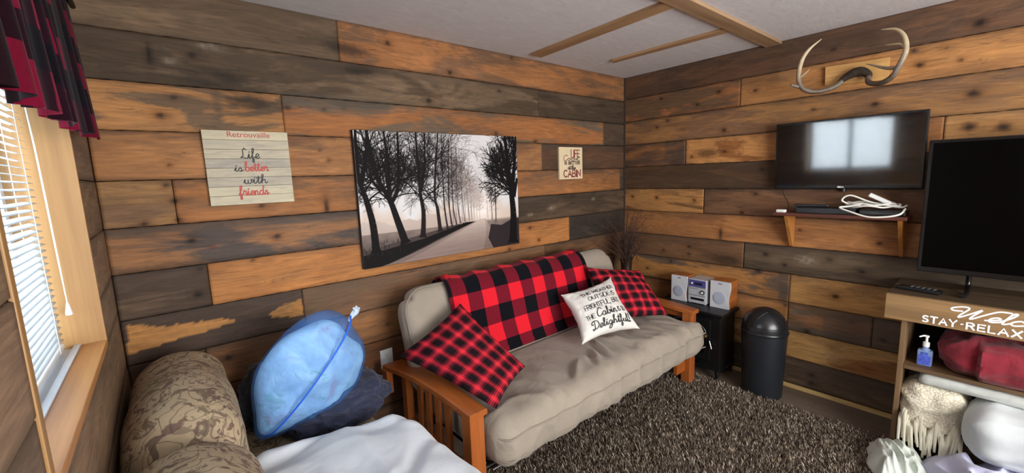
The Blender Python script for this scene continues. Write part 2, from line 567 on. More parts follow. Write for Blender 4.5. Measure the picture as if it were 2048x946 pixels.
    h = k.math('ADD', k.math('MULTIPLY', gr, 0.5), k.math('MULTIPLY', we, 0.5))
    k.bump(h, 0.35, 0.006)
    k.set(col, k.ramp(gr, [(0.3, 0.62), (0.7, 0.82)]), spec=0.35)
    return k.m


def clearwood(name, base, dark, scale=1.0, rough=0.4, knots=True, axis=0):
    """sawn or varnished timber, grain along object axis"""
    k = N(name)
    o = k.obj()
    sc = [22.0 * scale] * 3; sc[axis] = 1.1 * scale
    n1 = k.noise(k.mapv(o, tuple(sc)), 1, 5, 0.6, 0.6)
    sc2 = [120.0 * scale] * 3; sc2[axis] = 4.0 * scale
    n2 = k.noise(k.mapv(o, tuple(sc2)), 1, 4, 0.6)
    col = k.ramp(n1, [(0.3, dark), (0.62, base)])
    col = k.mix(0.5, col, k.ramp(n2, [(0.3, 0.75), (0.65, 1.05)]), 'MULTIPLY')
    if knots:
        vo = k.n('ShaderNodeTexVoronoi'); vo.inputs['Scale'].default_value = 1
        sv = [9.0] * 3; sv[axis] = 3.2
        k.l(k.mapv(o, tuple(sv)), vo.inputs['Vector'])
        col = k.mix(k.ramp(vo.outputs['Distance'], [(0.05, 0.75), (0.13, 0.0)]), col, (dark[0] * .25, dark[1] * .2, dark[2] * .2, 1))
    k.bump(n2, 0.12, 0.002)
    return k.set(col, rough)


M_BARN = barnwood('weathered_barnwood')
M_PINE = clearwood('clear_pine', srgb('#ab834f'), srgb('#946c3e'), 0.8, 0.5, axis=2)
M_PINE_Y = clearwood('clear_pine_sill', srgb('#c08a54'), srgb('#a66d3c'), 0.8, 0.45, axis=1)
M_FUTON_Y = clearwood('honey_varnished_wood_y', srgb('#a9602f'), srgb('#904c22'), 0.6, 0.3, False, axis=1)
M_FUTON_Z = clearwood('honey_varnished_wood_z', srgb('#a9602f'), srgb('#904c22'), 0.6, 0.3, False, axis=2)
M_FUTON_X = clearwood('honey_varnished_wood_x', srgb('#a95c28'), srgb('#8f4719'), 0.6, 0.3, False, axis=0)
M_BLACK = plain('black_metal', srgb('#15140f'), 0.4, 0.3)
M_WHITE_PL = plain('white_plastic', srgb('#e6e8e6'), 0.35, var=0.03)

OR, TN, GD = '#aa6f3c', '#b38350', '#c08c50'
BR, DB, DK, GR, LG = '#805b3d', '#5e4633', '#4e4237', '#736250', '#857462'


# knots, smears, scuffs seen on the boards: (along, height, size, kind)
FA = [(-3.277, 2.113, 0.9, 'v'), (-3.135, 2.132, 1.2, 'k'), (-3.270, 1.871, 1.3, 'k'), (-3.218, 1.948, 0.8, 'k'), (-2.780, 1.940, 1.3, 'k'), (-2.506, 1.957, 0.9, 'k'), (-2.609, 1.942, 0.7, 'k'), (-1.995, 2.039, 1.6, 'k'), (-2.233, 2.330, 1.3, 'k'), (-3.286, 1.581, 1.0, 'k'), (-3.266, 1.512, 1.1, 'k'), (-3.261, 1.431, 1.0, 'k'), (-3.375, 1.422, 1.0, 'k'), (-3.227, 1.334, 1.2, 'k'), (-2.890, 1.312, 1.3, 'k'), (-3.157, 1.295, 0.9, 'r'), (-3.213, 1.209, 1.3, 'k'), (-3.232, 1.087, 1.3, 'k'), (-3.004, 1.210, 0.7, 'k'), (-2.643, 1.437, 1.2, 'v'), (-2.941, 1.467, 0.9, 'k'), (-1.195, 1.175, 1.0, 'k'), (-1.105, 1.072, 1.1, 'k'), (-1.403, 1.039, 0.9, 'k'), (-0.961, 1.309, 1.5, 'w'), (-1.191, 1.277, 1.0, 'w'), (-0.452, 1.348, 0.9, 'w'), (-1.486, 1.862, 1.2, 'k'), (-1.115, 1.818, 1.2, 'k'), (-1.323, 2.382, 1.1, 'k'), (-1.832, 2.222, 1.3, 'k'), (-3.152, 0.759, 1.2, 'k'), (-3.263, 1.665, 0.6, 'k'), (-2.648, 1.736, 0.6, 'k'), (-2.610, 1.685, 0.6, 'k'), (-2.362, 0.722, 0.8, 'k'), (-2.034, 0.830, 0.9, 'k'), (-0.744, 1.399, 1.4, 's'), (-3.067, 2.043, 2.6, 's'), (-2.468, 2.262, 2.2, 's'), (-2.405, 2.158, 1.8, 's'), (-2.937, 1.950, 2.0, 's'), (-3.064, 2.185, 1.8, 'w'), (-3.212, 2.097, 1.0, 'w'), ]
FB = [(-0.360, 2.168, 1.0, 'k'), (-0.835, 2.140, 1.2, 'k'), (-0.675, 2.073, 1.0, 'k'), (-0.327, 1.935, 0.9, 'k'), (-0.885, 1.856, 1.3, 'k'), (-0.423, 1.981, 1.0, 'k'), (-0.638, 1.670, 1.0, 'k'), (-0.895, 1.696, 0.9, 'k'), (-0.766, 1.693, 1.8, 's'), (-1.160, 1.553, 1.0, 'k'), (-0.089, 1.345, 1.2, 'k'), (-0.332, 1.340, 1.3, 'k'), (-0.668, 1.325, 1.1, 'k'), (-0.636, 0.940, 1.1, 'k'), (-0.638, 0.877, 0.9, 'k'), (-0.407, 0.884, 0.9, 'k'), (-0.474, 0.795, 1.0, 'k'), (-0.247, 0.700, 0.9, 'k'), (-1.125, 1.378, 0.9, 'k'), (-1.038, 1.240, 1.1, 'k'), (-0.888, 1.065, 1.1, 'v'), (-2.143, 2.259, 2.0, 'k'), (-1.903, 2.182, 1.3, 'k'), (-1.932, 2.099, 1.5, 'k'), (-2.090, 2.090, 0.8, 'k'), (-2.150, 1.911, 2.1, 'k'), (-1.755, 1.916, 1.4, 'k'), (-1.448, 1.927, 0.9, 'k'), (-2.148, 1.741, 2.2, 'k'), (-2.267, 1.728, 2.2, 'k'), (-1.211, 0.942, 1.3, 'k'), (-1.335, 0.882, 1.1, 'k'), (-1.591, 0.955, 1.2, 'k'), (-1.759, 0.897, 1.3, 'k'), (-1.167, 0.813, 1.2, 'k'), (-1.356, 0.595, 1.0, 'k'), (-1.638, 0.714, 1.6, 'k'), (-1.733, 0.561, 1.1, 'k'), (-1.890, 0.488, 1.0, 'k'), (-1.495, 0.436, 1.5, 'k'), (-1.832, 1.086, 1.3, 'k'), (-1.538, 0.133, 1.3, 'k'), (-1.539, 0.074, 1.5, 'k'), (-1.630, 0.305, 2.2, 'w'), (-1.829, 0.281, 1.6, 'r'), (-1.456, 0.934, 2.2, 'w'), (-0.929, 0.864, 2.6, 's'), (-1.415, 1.137, 0.8, 'k'), ]
# pale wane where the bark side of the charcoal board was sawn away
WANE = [[(-3.477, 1.01), (-3.385, 0.974), (-3.27, 0.962), (-3.164, 0.955), (-3.092, 0.929), (-3.18, 0.915), (-3.3, 0.903), (-3.41, 0.891), (-3.498, 0.875)],
        [(-2.967, 0.928), (-2.901, 0.962), (-2.808, 0.973), (-2.805, 0.886), (-2.908, 0.895), (-2.951, 0.911)]]


def in_poly(a, z, poly):
    ins = np.zeros(a.shape, bool); n = len(poly)
    for i in range(n):
        x0, y0 = poly[i]; x1, y1 = poly[(i + 1) % n]
        c_ = ((y0 > z) != (y1 > z)) & (a < (x1 - x0) * (z - y0) / (y1 - y0 + 1e-12) + x0)
        ins ^= c_
    return ins


def plank_wall(name, rows, boards, place, feats=(), bands=(), wane=(), thick=0.018, seed=1, mul=0.80, sat=0.93, da=0.011, dz=0.0085):
    """rows: z boundaries from the top; boards: per row list of (a0, a1, c1, c2, amount, hard)
    place(a, d, z) -> world x, y, z arrays, d = depth out of the wall"""
    rnd = random.Random(seed)
    VV = []; FF = []; G = []; B = []; C1 = []; C2 = []; PR = []; base = 0
    for ri, row in enumerate(boards):
        zt, zb = rows[ri], rows[ri + 1]
        for (a0, a1, h1, h2, amt, hard) in row:
            j = rnd.uniform(0.94, 1.06) * mul
            cc = []
            for h in (h1, h2):
                c = np.array(srgb(h)[:3]) * j; L = c @ np.array([.3, .55, .15]); cc.append(L + (c - L) * sat)
            pr = (min(.62, amt * 1.18), hard, rnd.uniform(0.45, 1.0))
            ou, ov = rnd.uniform(0, 90), rnd.uniform(0, 90)
            g = 0.0013; dpt = thick * rnd.uniform(0.88, 1.08); ch = .0025; tz = rnd.uniform(-.0014, .0014)
            A0, A1, Z0, Z1 = a0 + g, a1 - g, zb + g, zt - g
            na = max(2, int((A1 - A0) / da)); nz = max(2, int((Z1 - Z0) / dz))
            av = np.concatenate([[A0], np.linspace(A0, A1, na + 1), [A1]])
            zi = np.linspace(Z0 + ch, Z1 - ch, nz + 1)
            zv = np.concatenate([[Z0, Z0], zi, [Z1, Z1]])
            dv = np.concatenate([[0, dpt - ch], dpt + tz * np.linspace(0, 1, nz + 1), [dpt - ch, 0]])
            AA, ZZ = np.meshgrid(av, zv); DD = np.repeat(dv[:, None], len(av), 1)
            DD[:, 0] = 0; DD[:, -1] = 0
            edge = (ZZ < Z0 + ch * .9) | (ZZ > Z1 - ch * .9)
            ZZ = ZZ + np.where(edge, 1, 0) * .0011 * np.sin(AA * 31 + seed + ri * 3) * np.sin(AA * 77 + ri)
            X, Y, Z = place(AA, DD, ZZ)
            VV.append(np.stack(np.broadcast_arrays(X, Y, Z), -1).reshape(-1, 3))
            G.append(np.stack([AA + ou, ZZ + ov], -1).reshape(-1, 2)); B.append(np.stack([AA - A0, (ZZ - Z0) / (Z1 - Z0)], -1).reshape(-1, 2))
            c1 = np.broadcast_to(cc[0], AA.shape + (3,)).copy(); c2 = np.broadcast_to(cc[1], AA.shape + (3,)).copy()
            # slow drift of tone along the board
            dr = 1 + .10 * np.sin(AA * 2.3 + ou) + .06 * np.sin(AA * 6.1 + ov) + .05 * np.sin(ZZ * 31 + AA * 3 + ou)
            c1 *= dr[..., None]; c2 *= dr[..., None]
            wob = .25 * np.sin(AA * 140 + ZZ * 90) + .2 * np.sin(AA * 61 - ZZ * 170 + 1) + .15 * np.sin(AA * 230 + 2)
            for (fa, fz, sz, kd) in feats:
                if not (zb - .01 < fz < zt + .01 and A0 - .1 < fa < A1 + .1): continue
                ra, rz = {'k': (.0125, .0095), 'v': (.009, .040), 's': (.045, .014), 'w': (.030, .014), 'r': (.022, .010)}[kd]
                ra *= sz; rz *= sz
                d2 = ((AA - fa) / ra) ** 2 + ((ZZ - fz) / rz) ** 2
                d2 = d2 * (1 + .5 * wob)
                core = np.exp(-d2 ** 1.3)[..., None]; halo = np.exp(-d2 / 5.5)[..., None]
                for c in (c1, c2):
                    if kd in 'kv':
                        c *= 1 - halo * np.array([.30, .38, .46]); c *= 1 - .93 * core
                    elif kd == 's':
                        c *= 1 - .62 * np.clip(core * 1.3, 0, 1); c *= 1 - .2 * halo
                    elif kd == 'w':
                        c += np.clip(core * (.6 + wob[..., None]), 0, 1) * np.array([.16, .14, .11])
                    else:
                        c *= 1 - core * np.array([.15, .45, .5])
            for (b0, b1, z0_, z1_, col, k_) in bands:
                if zt <= z0_ or zb >= z1_: continue
                m_ = 1 / (1 + np.exp(-np.clip((AA - b0 + .004 * wob) / .004, -30, 30))) * 1 / (1 + np.exp(-np.clip((b1 - AA + .004 * wob) / .004, -30, 30)))
                m_ = m_ * 1 / (1 + np.exp(-np.clip((ZZ - z0_ + .006 * wob) / .006, -30, 30))) * 1 / (1 + np.exp(-np.clip((z1_ - ZZ + .006 * wob) / .006, -30, 30))) * k_
                col_ = np.array(srgb(col)[:3]) * mul
                for c in (c1, c2): c += (col_ - c) * m_[..., None]
            for poly in wane:
                if not (zb < poly[0][1] < zt): continue
                m_ = in_poly(AA + .006 * wob, ZZ + .004 * wob, poly)
                for c in (c1, c2): c[m_] = np.array(srgb('#c28a4e')[:3]) * mul * (1 + .15 * wob[m_][..., None])
            dark = ((DD < dpt * .7))[..., None]
            for c in (c1, c2): c *= np.where(dark, .45, 1)
            one = np.ones(AA.shape + (1,))
            C1.append(np.concatenate([np.clip(c1, .002, 1), one], -1).reshape(-1, 4)); C2.append(np.concatenate([np.clip(c2, .002, 1), one], -1).reshape(-1, 4))
            PR.append(np.broadcast_to(np.array(pr + (1,)), AA.shape + (4,)).reshape(-1, 4))
            nr, ncl = AA.shape
            ii = (np.arange(nr - 1)[:, None] * ncl + np.arange(ncl - 1)[None]).reshape(-1) + base
            FF.append(np.stack([ii, ii + 1, ii + 1 + ncl, ii + ncl], 1)); base += nr * ncl
    V = np.concatenate(VV); F = np.concatenate(FF); G = np.concatenate(G); B = np.concatenate(B)
    loc = V.min(0); V = V - loc
    me = bpy.data.meshes.new(name)
    me.vertices.add(len(V)); me.vertices.foreach_set('co', V.reshape(-1))
    me.loops.add(F.size); me.loops.foreach_set('vertex_index', F.reshape(-1).astype(np.int32))
    me.polygons.add(len(F)); me.polygons.foreach_set('loop_start', (np.arange(len(F)) * 4).astype(np.int32))
    me.update(calc_edges=True)
    for nm, L in (('grain', G), ('board', B)):
        uvl = me.uv_layers.new(name=nm); uvl.data.foreach_set('uv', L[F.reshape(-1)].reshape(-1))
    for nm, L in (('c1', C1), ('c2', C2), ('par', PR)):
        at = me.color_attributes.new(nm, 'FLOAT_COLOR', 'POINT'); at.data.foreach_set('color', np.concatenate(L).reshape(-1))
    me.materials.append(M_BARN)
    o = bpy.data.objects.new(name, me); COL.objects.link(o); o.location = loc
    return struct(o)


# ---------------------------------------------------------------- picture wall (y = 0)
ROWS_A = [2.405, 2.195, 1.999, 1.805, 1.603, 1.411, 1.221, 1.025, 0.829, 0.632, 0.43, 0.22, 0.0]
BA = [
    [(-3.5, -2.505, '#7f674e', '#6b5640', .45, .1), (-2.505, 0, OR, BR, .42, .1)],
    [(-3.5, -1.073, '#7b634a', '#574531', .5, .15), (-1.073, 0, '#5b4836', '#473828', .5, .1)],
    [(-3.5, -2.803, '#b78048', '#7a6046', .35, .3), (-2.803, -0.305, '#aa6c37', '#75624e', .38, .15), (-0.305, 0, DB, DK, .4, .1)],
    [(-3.5, -1.051, '#b27a46', '#94643c', .35, .05), (-1.051, 0, '#6b4a32', DB, .4, .1)],
    [(-3.5, -3.265, '#b0824f', '#8d6a4a', .35, .1), (-3.265, -0.067, '#b0723a', '#90623c', .35, .05), (-0.067, 0, DB, DK, .3, .1)],
    [(-3.5, -1.75, '#a77448', '#5e5049', .42, .1), (-1.75, 0, '#604c38', '#493a2b', .5, .1)],
    [(-3.5, -3.184, '#7b614b', '#5a4738', .55, .2), (-3.184, -0.756, '#c07e3e', '#ad6d34', .35, .05), (-0.756, 0, '#473b31', '#3a312b', .4, .1)],
    [(-3.5, -2.804, '#5a463a', '#4f3e33', .4, .1), (-2.804, -1.042, '#7a5d43', '#8d6340', .45, .1), (-1.042, 0, '#7d5838', DB, .4, .1)],
    [(-3.5, -3.234, '#7d5a3c', DB, .5, .1), (-3.234, -1.3, '#9a673a', '#7a5434', .4, .1), (-1.3, 0, BR, DB, .5, .1)],
    [(-3.5, -2.1, '#84512c', '#6c4326', .4, .1), (-2.1, 0, BR, DB, .4, .1)],
    [(-3.5, -1.8, '#7a553a', DB, .4, .1), (-1.8, 0, DB, DK, .4, .1)],
    [(-3.5, 0, BR, DB, .4, .1)],
]
plank_wall('wall_back', ROWS_A, BA, lambda a, d, z: (a, 0.018 - d, z), FA,
           [(-3.083, -3.05, 1.86, 2.0, '#54483e', .6), (-2.803, -2.25, 1.945, 2.01, '#5f564b', .75), (-3.5, -2.3, 1.221, 1.243, '#40362e', .75),
            (-3.5, -2.2, 1.385, 1.411, '#54473c', .6), (-2.70, -2.48, 2.11, 2.17, '#4b3d31', .5), (-.9, -.3, 1.56, 1.603, '#4e3a2b', .5)], WANE, seed=4)

# ---------------------------------------------------------------- television wall (x = 0)
ROWS_B = [2.405, 2.207, 2.014, 1.808, 1.613, 1.416, 1.219, 1.016, 0.819, 0.62, 0.419, 0.219, 0.028]
YE = -4.3
BB = [
    [(YE, 0, '#725038', '#5c4433', .45, .1)],
    [(YE, -0.989, '#bd8448', '#a06e3e', .3, .1), (-0.989, 0, '#ad6c38', '#6f5339', .45, .15)],
    [(YE, 0, '#a97843', '#876243', .42, .1)],
    [(YE, -2.054, '#bd8b50', '#9c7040', .3, .1), (-2.054, -1.9, '#a56c38', BR, .3, .1), (-1.9, -0.583, '#ca8d4c', '#9c6430', .28, .3), (-0.583, 0, '#9a6636', '#604838', .42, .15)],
    [(YE, 0, '#66492f', '#56402c', .5, .05)],
    [(YE, -0.746, '#8a6242', '#6c4c36', .4, .1), (-0.746, 0, '#c28a4a', '#7a5734', .3, .3)],
    [(YE, 0, '#b57a42', '#98643a', .35, .1)],
    [(YE, -1.061, '#695844', '#544534', .5, .1), (-1.061, 0, '#8a6340', '#7a573a', .4, .05)],
    [(YE, -1.373, '#c4914f', '#a87440', .3, .2), (-1.373, 0, '#b9803f', '#6c5a4c', .33, .2)],
    [(YE, -1.836, '#75604d', '#65503f', .4, .1), (-1.836, -1.372, '#a06f46', '#70604f', .42, .2), (-1.372, 0, '#b27b44', '#8f6238', .35, .1)],
    [(YE, 0, '#cb9b58', '#a26d38', .38, .2)],
    [(YE, 0, '#745f4a', '#5b4b3b', .5, .1)],
]
plank_wall('wall_right', ROWS_B, BB, lambda a, d, z: (0.018 - d, a, z), FB,
           [(-1.374, -1.306, .625, .815, '#5c5149', .8), (-1.86, -1.58, .42, .62, '#655a50', .55), (-.989, -.45, 2.014, 2.055, '#5d4a38', .6),
            (-.60, -.40, 1.61, 1.81, '#54443a', .55), (-1.05, -.75, 1.395, 1.416, '#3a302a', .7), (-2.2, -1.0, 2.014, 2.03, '#6d5336', .4)], seed=9)

# ---------------------------------------------------------------- window wall (x = -3.5) with its opening
WY0, WY1, WZ0, WZ1 = -1.36, -0.49, 1.09, 2.02
BC = []
rows_c = [2.405, 2.195, 2.04, 1.805, 1.603, 1.411, 1.221, 1.068, 0.829, 0.632, 0.43, 0.22, 0.0]
for i in range(12):
    zt, zb = rows_c[i], rows_c[i + 1]
    c = [('#8b735c', '#7a6552'), ('#95795c', '#84694f'), ('#8d7158', '#7e6650')][i % 3]
    if zb >= WZ1 or zt <= WZ0:
        BC.append([(YE, 0, c[0], c[1], .4, .05)])
    else:
        BC.append([(YE, WY0, c[0], c[1], .4, .05), (WY1, 0, c[0], c[1], .4, .05)])
plank_wall('wall_left', rows_c, BC, lambda a, d, z: (-3.518 + d, a, z), seed=21, da=.05, dz=.03, mul=.95)
# ---------------------------------------------------------------- rear wall, its unseen wide opening added for the fill light
mr = MB()
M_REAR = plain('rear_wall_panel', srgb('#8a7058'), 0.8)
for lo, hi in (((-3.52, -4.32, 0), (0.02, -4.3, .75)), ((-3.52, -4.32, 2.1), (0.02, -4.3, 2.4)), ((-3.52, -4.32, .75), (-3.15, -4.3, 2.1)), ((-.85, -4.32, .75), (.02, -4.3, 2.1))):
    mr.box(lo, hi)
struct(mr.build('wall_rear', M_REAR))

# backing sheets behind the planks
M_BACK = plain('dark_wall_backing', srgb('#120e0b'), 0.9)
for nm, bxs in (('trim_1', [((-3.54, .018, -.02), (.04, .04, 2.42))]),
                ('trim_2', [((.018, -4.32, -.02), (.04, .02, 2.42))]),
                ('trim_3', [((-3.54, -4.32, -.02), (-3.518, WY0 - .01, 2.42)), ((-3.54, WY1 + .01, -.02), (-3.518, .02, 2.42)),
                            ((-3.54, WY0 - .01, -.02), (-3.518, WY1 + .01, WZ0 - .02)), ((-3.54, WY0 - .01, WZ1 + .01), (-3.518, WY1 + .01, 2.42))])):
    b = MB()
    for lo, hi in bxs: b.box(lo, hi)
    struct(b.build(nm, M_BACK))

# ---------------------------------------------------------------- ceiling
k = N('textured_ceiling')
o_ = k.obj()
n1 = k.noise(k.mapv(o_, (9, 30, 1)), 1, 6, 0.7, 1.0); n2 = k.noise(o_, 60, 4)
col = k.ramp(n1, [(0.35, srgb('#cac6c8')), (0.6, srgb('#d3d0d1')), (0.72, srgb('#dedbdb'))])
k.bump(k.math('ADD', n1, k.math('MULTIPLY', n2, .4)), 0.25, 0.006)
M_CEIL = k.set(col, 0.85)
c = MB(); c.box((-3.55, -4.35, 2.4), (.05, .05, 2.43))
struct(c.build('ceiling', M_CEIL))
# thin painted seam strip running from the short batten to the wall
c = MB(); c.box((-.60, -.32, 2.398), (-.592, -.02, 2.401))
struct(c.build('trim_4', plain('ceiling_seam_white', srgb('#cdc8c6'), .7)))
M_BAT_X = clearwood('ceiling_batten_x', srgb('#a98a68'), srgb('#86674b'), 0.8, 0.6, False, axis=0)
M_BAT_Y = clearwood('ceiling_batten_y', srgb('#b08c66'), srgb('#8e6c4c'), 0.8, 0.6, False, axis=1)
c = MB(); c.box((-2.6, -1.245, 2.380), (-.002, -1.145, 2.3995), .003)
struct(c.build('trim_5', M_BAT_X))
c = MB(); c.prism([(-1.245, -.125, 2.384), (-1.145, -.108, 2.384), (-1.200, -1.143, 2.384), (-1.295, -1.143, 2.384)], (0, 0, .0155))
struct(c.build('trim_6', M_BAT_Y))
c = MB(); c.prism([(-.63, -.33, 2.384), (-.575, -.30, 2.384), (-.55, -1.143, 2.384), (-.62, -1.143, 2.384)], (0, 0, .0155))
struct(c.build('trim_7', M_BAT_Y))
c = MB(); c.prism([(-1.31, -1.247, 2.384), (-1.21, -1.247, 2.384), (-1.24, -2.4, 2.384), (-1.34, -2.4, 2.384)], (0, 0, .0155))
struct(c.build('trim_8', M_BAT_Y))
# dark strip painting the shadow gap where the two plank walls meet
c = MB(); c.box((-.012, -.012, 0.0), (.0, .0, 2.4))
struct(c.build('trim_9', plain('painted_corner_shadow', srgb('#3a2a20'), .9)))

# ---------------------------------------------------------------- floor
k = N('grey_vinyl_plank_floor')
o_ = k.obj()
br = k.n('ShaderNodeTexBrick'); k.l(k.mapv(o_, (1, 1, 1), rot=(0, 0, R(90))), br.inputs['Vector'])
br.inputs['Scale'].default_value = 1; br.inputs['Brick Width'].default_value = 1.1; br.inputs['Row Height'].default_value = .15
br.inputs['Mortar Size'].default_value = .0012
br.inputs['Color1'].default_value = srgb('#75675a'); br.inputs['Color2'].default_value = srgb('#6a5d52'); br.inputs['Mortar'].default_value = srgb('#4a403a')
n1 = k.noise(k.mapv(o_, (30, 2.5, 1)), 1, 6, .65, .5)
col = k.mix(.7, br.outputs[0], k.ramp(n1, [(0.3, .8), (0.7, 1.1)]), 'MULTIPLY')
M_FLOOR = k.set(col, 0.5)
c = MB(); c.box((-3.55, -4.35, -.03), (.05, .05, 0))
struct(c.build('floor', M_FLOOR))
# raw pale strip at the foot of the television wall
c = MB(); c.box((-.014, -4.29, 0.0), (.006, -.02, .026), .003)
struct(c.build('baseboard_right', clearwood('raw_pale_lath', srgb('#d8bd7e'), srgb('#b08a54'), 1, .6, axis=1)))

# ---------------------------------------------------------------- window_1 : pine lining, white vinyl frame, glass
win = thing('window_1', (-3.6, (WY0 + WY1) / 2, WZ0), None, None); struct(win)
XO, XI = -3.70, -3.497
for nm, lo, hi, m in (('jamb', (XO, WY1, WZ0 - .02), (XI, WY1 + .018, WZ1 + .02), M_PINE),
                      ('jamb', (XO, WY0 - .018, WZ0 - .02), (XI, WY0, WZ1 + .02), M_PINE),
                      ('head', (XO, WY0, WZ1), (XI, WY1, WZ1 + .02), M_PINE_Y),
                      ('sill', (-3.556, WY0, WZ0 - .022), (XI, WY1, WZ0), M_PINE_Y)):
    b = MB(); b.box(lo, hi, .002); b.build(nm, m, win)
b = MB(); b.box((XI - .006, WY0 - .030, WZ0 - .02), (XI + .001, WY0 - .018, WZ1 + .02), .002); b.build('casing', M_PINE, win)
M_VINYL = plain('white_vinyl', srgb('#d5dbe2'), .3, var=.03)
b = MB()
b.box((-3.66, WY0, WZ0 - .03), (-3.556, WY1, WZ0 - .006)); b.box((-3.572, WY0, WZ0 - .02), (-3.556, WY1, WZ0 + .004), .001)
b.build('sill_track', M_VINYL, win)
b = MB()
t = .035
b.box((-3.69, WY0, WZ0 - .01), (-3.65, WY1, WZ0 + t)); b.box((-3.69, WY0, WZ1 - t), (-3.65, WY1, WZ1))
b.box((-3.69, WY0, WZ0), (-3.65, WY0 + t, WZ1)); b.box((-3.69, WY1 - t, WZ0), (-3.65, WY1, WZ1))
b.box((-3.69, -.95, WZ0), (-3.65, -.905, WZ1))
b.build('window_frame', M_VINYL, win)
k = N('window_glass'); k.set((.95, .98, 1, 1), 0.0); k.b.inputs['Transmission Weight'].default_value = 1; k.b.inputs['IOR'].default_value = 1.01
b = MB(); b.box((-3.672, WY0 + .03, WZ0 + .03), (-3.669, -.95, WZ1 - .03)); b.build('pane', k.m, win)
b = MB(); b.box((-3.672, -.905, WZ0 + .03), (-3.669, WY1 - .03, WZ1 - .03)); b.build('pane', k.m, win)

# white slatted blind, its cords and tassel
k = N('white_blind_vinyl'); k.set(srgb('#eef4f8'), .45)
k.b.inputs['Transmission Weight'].default_value = 0
tr = k.n('ShaderNodeBsdfTranslucent'); tr.inputs[0].default_value = srgb('#e6f2fa')
mx = k.n('ShaderNodeMixShader'); mx.inputs[0].default_value = .35
k.l(k.b.outputs[0], mx.inputs[1]); k.l(tr.outputs[0], mx.inputs[2]); k.l(mx.outputs[0], k.out.inputs[0])
M_BLIND = k.m
bl = thing('window_blind', (-3.60, -.93, WZ0), 'white slatted horizontal blind hanging inside the pine window', 'blind')
ns = 44
for i in range(ns):
    z = WZ0 + .035 + (WZ1 - .05 - WZ0 - .035) * i / (ns - 1)
    b = MB()

    def slat(u, v, z=z, i=i):
        y = WY0 + .012 + (WY1 - WY0 - .03) * u
        a = (v - .5) * 2
        tilt = R(14)
        dx = a * .0125 * math.cos(tilt); dz = -a * .0125 * math.sin(tilt) + .0022 * (1 - a * a)
        sag = .0015 * math.sin(u * 9 + i) * math.sin(i * 1.7)
        return (-3.60 + dx, y, z + dz + sag)
    b.grid(slat, 14, 4)
    so = b.build('slat', M_BLIND, bl, smooth=True, recalc=False, solid=.0006)
b = MB(); b.box((-3.615, WY0 + .01, WZ1 - .03), (-3.585, WY1 - .015, WZ1 - .001), .002); b.build('headrail', M_WHITE_PL, bl)
b = MB(); b.box((-3.612, WY0 + .012, WZ0 + .006), (-3.588, WY1 - .018, WZ0 + .02), .004); b.build('bottom_rail', M_WHITE_PL, bl)
M_CORD = plain('white_cord', srgb('#dfe3e2'), .8)
for y in (WY1 - .10, WY1 - .43, WY0 + .12):
    b = MB()
    for dx in (-.0135, .0135):
        b.tube([(-3.60 + dx, y, WZ0 + .01), (-3.60 + dx, y, WZ1 - .02)], .0009, 5)
    b.build('ladder_cord', M_CORD, bl)
b = MB()
b.tube(catmull([(-3.578, -.525, WZ1 - .03), (-3.570, -.527, 1.7), (-3.566, -.530, 1.4), (-3.563, -.532, 1.236)], 6), .0016, 6)
b.tube(catmull([(-3.578, -.530, WZ1 - .03), (-3.568, -.531, 1.7), (-3.564, -.534, 1.4), (-3.563, -.532, 1.236)], 6), .0013, 6)
pc = b.build('pull_cord', M_CORD, bl)
b = MB(); b.lathe((-3.563, -.532, 1.200), [(.0085, 0), (.0085, .006), (.004, .032), (.002, .038)], 14)
b.build('tassel', M_WHITE_PL, pc, smooth=40)

# ---------------------------------------------------------------- plaid valance
def check_mat(name, red, mid, black, nu, nv, uvname='UVMap', offs=(0, 0), trans=0.0, fuzz=0.0, jitter=0.0):
    k = N(name)
    uv = k.uv(uvname)
    if jitter:
        nz = k.n('ShaderNodeTexNoise'); k.l(uv, nz.inputs['Vector']); nz.inputs['Scale'].default_value = 5
        ad = k.n('ShaderNodeVectorMath', operation='MULTIPLY_ADD'); k.l(nz.outputs['Color'], ad.inputs[0])
        ad.inputs[1].default_value = (jitter, jitter, 0); k.l(uv, ad.inputs[2]); uv = ad.outputs[0]
    s = k.sep(uv)
    a = k.math('GREATER_THAN', k.math('FRACT', k.math('MULTIPLY_ADD', s[0], nu / 2, offs[0])), .5)
    b = k.math('GREATER_THAN', k.math('FRACT', k.math('MULTIPLY_ADD', s[1], nv / 2, offs[1])), .5)
    t = k.math('MULTIPLY', k.math('ADD', a, b), .5)
    col = k.ramp(t, [(0, red), (.34, mid), (.67, black)], 'CONSTANT')
    # woven tweed flecks
    w = k.noise(k.mapv(uv, (nu * 60, nv * 6, 1)), 1, 2); w2 = k.noise(k.mapv(uv, (nu * 6, nv * 60, 1)), 1, 2)
    f = k.math('MULTIPLY', k.math('ADD', w, w2), .5)
    col = k.mix(.6, col, k.ramp(f, [(0.3, .6), (0.7, 1.25)]), 'MULTIPLY')
    k.bump(f, .3, .002)
    k.b.inputs['Sheen Weight'].default_value = .05
    k.set(col, .95, spec=.1)
    if trans:
        tr = k.n('ShaderNodeBsdfTranslucent'); k.l(col, tr.inputs[0])
        mx = k.n('ShaderNodeMixShader'); mx.inputs[0].default_value = trans
        k.l(k.b.outputs[0], mx.inputs[1]); k.l(tr.outputs[0], mx.inputs[2]); k.l(mx.outputs[0], k.out.inputs[0])
    return k.m


M_VAL = check_mat('buffalo_check_valance', srgb('#650a24'), srgb('#1d0610'), srgb('#0b080f'), 17, 6, trans=.25, jitter=.01)
val = thing('window_valance', (-3.43, -.9, 1.72), 'red and black buffalo check valance gathered above the white blind', 'curtain')
b = MB()
VY0, VY1 = -1.62, -.37


